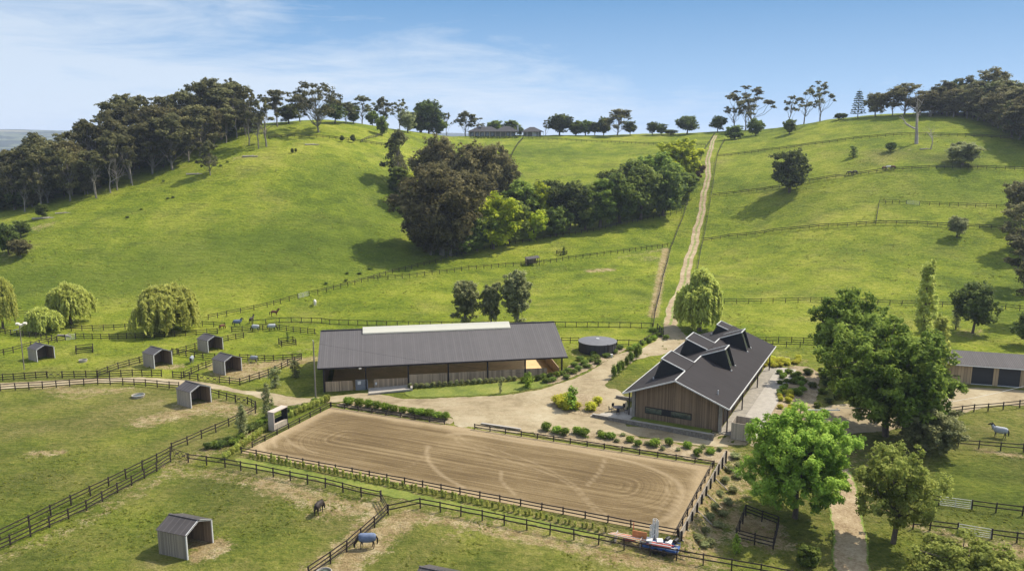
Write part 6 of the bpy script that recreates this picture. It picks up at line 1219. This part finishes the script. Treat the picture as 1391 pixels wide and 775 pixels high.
horse(428, 415, 'white horse grazing alone on the slope above the barn', 'white_coat', True, R(110), None, 1.05)
horse(323, 443, 'dark horse in a rug, leftmost of the group by the yard fence', 'dark_coat', False, R(10), 'rug', 1.0, 'horses by the yard fence')
horse(342, 439, 'dark bare horse facing away behind the two pale rugged horses', 'dark_coat', False, R(80), None, 1.0, 'horses by the yard fence')
horse(347, 450, 'left one of the two pale rugged horses at the yard fence', 'dark_coat', True, R(170), 'rug_pale', 1.0, 'horses by the yard fence')
horse(370, 449, 'right one of the two pale rugged horses at the yard fence', 'dark_coat', True, R(10), 'rug_pale', 1.0, 'horses by the yard fence')
horse(261, 493, 'grey rugged pony on the grass right of the middle shelter', 'grey_coat', True, R(100), 'rug_teal', .9)
horse(345, 492, 'grey pony in the shade of the sandy yard fence', 'grey_coat', True, R(170), 'rug_teal', .85)
horse(302, 447, 'small brown pony left of the fence gap below the hill', 'bay', True, R(60), None, .8)
for i, (px, py, cn, rz) in enumerate([(1154, 238, 'dark_coat', 170), (1161, 237, 'dark_coat', 190), (1201, 231.5, 'bay', 20), (1207, 230.5, 'white_coat', 160), (1213, 230.5, 'bay', 190)]):
    horse(px, py, '%s horse from the left beside the second highest fence on the right hill' % ORD[i], cn, True, R(rz), None, 1.05, 'horses on the right hill')
# ------------------------------------------------------------------ air, sky, sun, camera
HAZE = 1.0e-4
if HAZE:
    mh = bpy.data.materials.new('haze_air'); mh.use_nodes = True; nt = mh.node_tree; nt.nodes.remove(nt.nodes['Principled BSDF'])
    pv = N(nt, 'ShaderNodeVolumePrincipled'); pv.inputs['Color'].default_value = (.72, .82, 1, 1); pv.inputs['Density'].default_value = HAZE; pv.inputs['Anisotropy'].default_value = .2; nt.links.new(pv.outputs[0], nt.nodes['Material Output'].inputs['Volume'])
    zl = float(GZ.min()) - 1.0; zh = float(GZ.max()) + 20; x_ = GX.max() + 20; MBh = MB().box((0, (GY.min() + GY.max()) / 2, (zl + zh) / 2), (2 * x_, GY.max() - GY.min() + 400, zh - zl)); hz = MBh.build('haze', mh); props(hz, 'thin blue air over the whole valley', 'haze', kind='stuff')
SV = Vector((.88, .47, math.tan(R(51)))).normalized(); 
sun = bpy.data.lights.new('sun', 'SUN'); sun.energy = 3.15; sun.angle = R(.6); sun.color = (1, .93, .8); so = bpy.data.objects.new('sun', sun); COL.objects.link(so); so.rotation_euler = SV.to_track_quat('Z', 'Y').to_euler()
wd = bpy.data.worlds.new('World'); scn.world = wd; wd.use_nodes = True; nt = wd.node_tree; bg = nt.nodes['Background']
sk = N(nt, 'ShaderNodeTexSky', sky_type='NISHITA'); sk.sun_disc = False; sk.sun_elevation = R(51); sk.sun_rotation = math.atan2(.88, .47); sk.altitude = 200; sk.air_density = 1.0; sk.dust_density = .6; sk.ozone_density = 1.5
tc = N(nt, 'ShaderNodeTexCoord'); mp = N(nt, 'ShaderNodeMapping'); mp.inputs['Scale'].default_value = (1.1, 1.1, 7); mp.inputs['Rotation'].default_value = (R(4), R(-9), 0); nt.links.new(tc.outputs['Generated'], mp.inputs[0])
n1 = noise(nt, 1.6, 8, .62, mp.outputs[0], .5); n2 = noise(nt, 4.5, 8, .68, mp.outputs[0], .8)
cl = M2(nt, 'ADD', M2(nt, 'MULTIPLY', n1, .65), M2(nt, 'MULTIPLY', n2, .35))
sep = N(nt, 'ShaderNodeSeparateXYZ'); nt.links.new(tc.outputs['Generated'], sep.inputs[0])
lft = M2(nt, 'MULTIPLY', sep.outputs['X'], -.34); low = M2(nt, 'MULTIPLY', sep.outputs['Z'], -.95)
cl = M2(nt, 'ADD', cl, M2(nt, 'ADD', lft, low)); cm = ramp(nt, cl, [(.42, (0, 0, 0)), (.60, (1, 1, 1))])
grad = ramp(nt, sep.outputs['Z'], [(.0, (.45, .62, .86)), (.07, (.33, .53, .80)), (.18, (.14, .33, .61)), (.45, (.12, .28, .58))])
grad = mix(nt, 1.0, grad, (3.25, 3.3, 3.3), 'MULTIPLY')
lowm = ramp(nt, sep.outputs['Z'], [(.22, (1, 1, 1)), (.5, (0, 0, 0))])
hs = N(nt, 'ShaderNodeHueSaturation'); hs.inputs['Saturation'].default_value = .5; hs.inputs['Value'].default_value = 1.05; nt.links.new(sk.outputs[0], hs.inputs['Color']); skc = mix(nt, lowm, hs.outputs[0], grad)
colr = mix(nt, M2(nt, 'MULTIPLY', cm, .58), skc, (2.7, 2.85, 3.0)); nt.links.new(colr, bg.inputs['Color']); bg.inputs['Strength'].default_value = .15
cam = bpy.data.cameras.new('camera'); cam.sensor_width = 36; cam.lens = 36 * F / 1391; cam.clip_end = 20000; cam.clip_start = .5
co = bpy.data.objects.new('camera', cam); COL.objects.link(co); co.location = (0, 0, CH); co.rotation_euler = (math.pi / 2 - PITCH, 0, 0); scn.camera = co
vs_ = scn.view_settings; vs_.view_transform = 'Standard'; vs_.look = 'None'; vs_.gamma = 1; vs_.use_curve_mapping = False; vs_.exposure = 1.16
scn.cycles.volume_bounces = 0; scn.cycles.max_bounces = 6; scn.cycles.transparent_max_bounces = 8
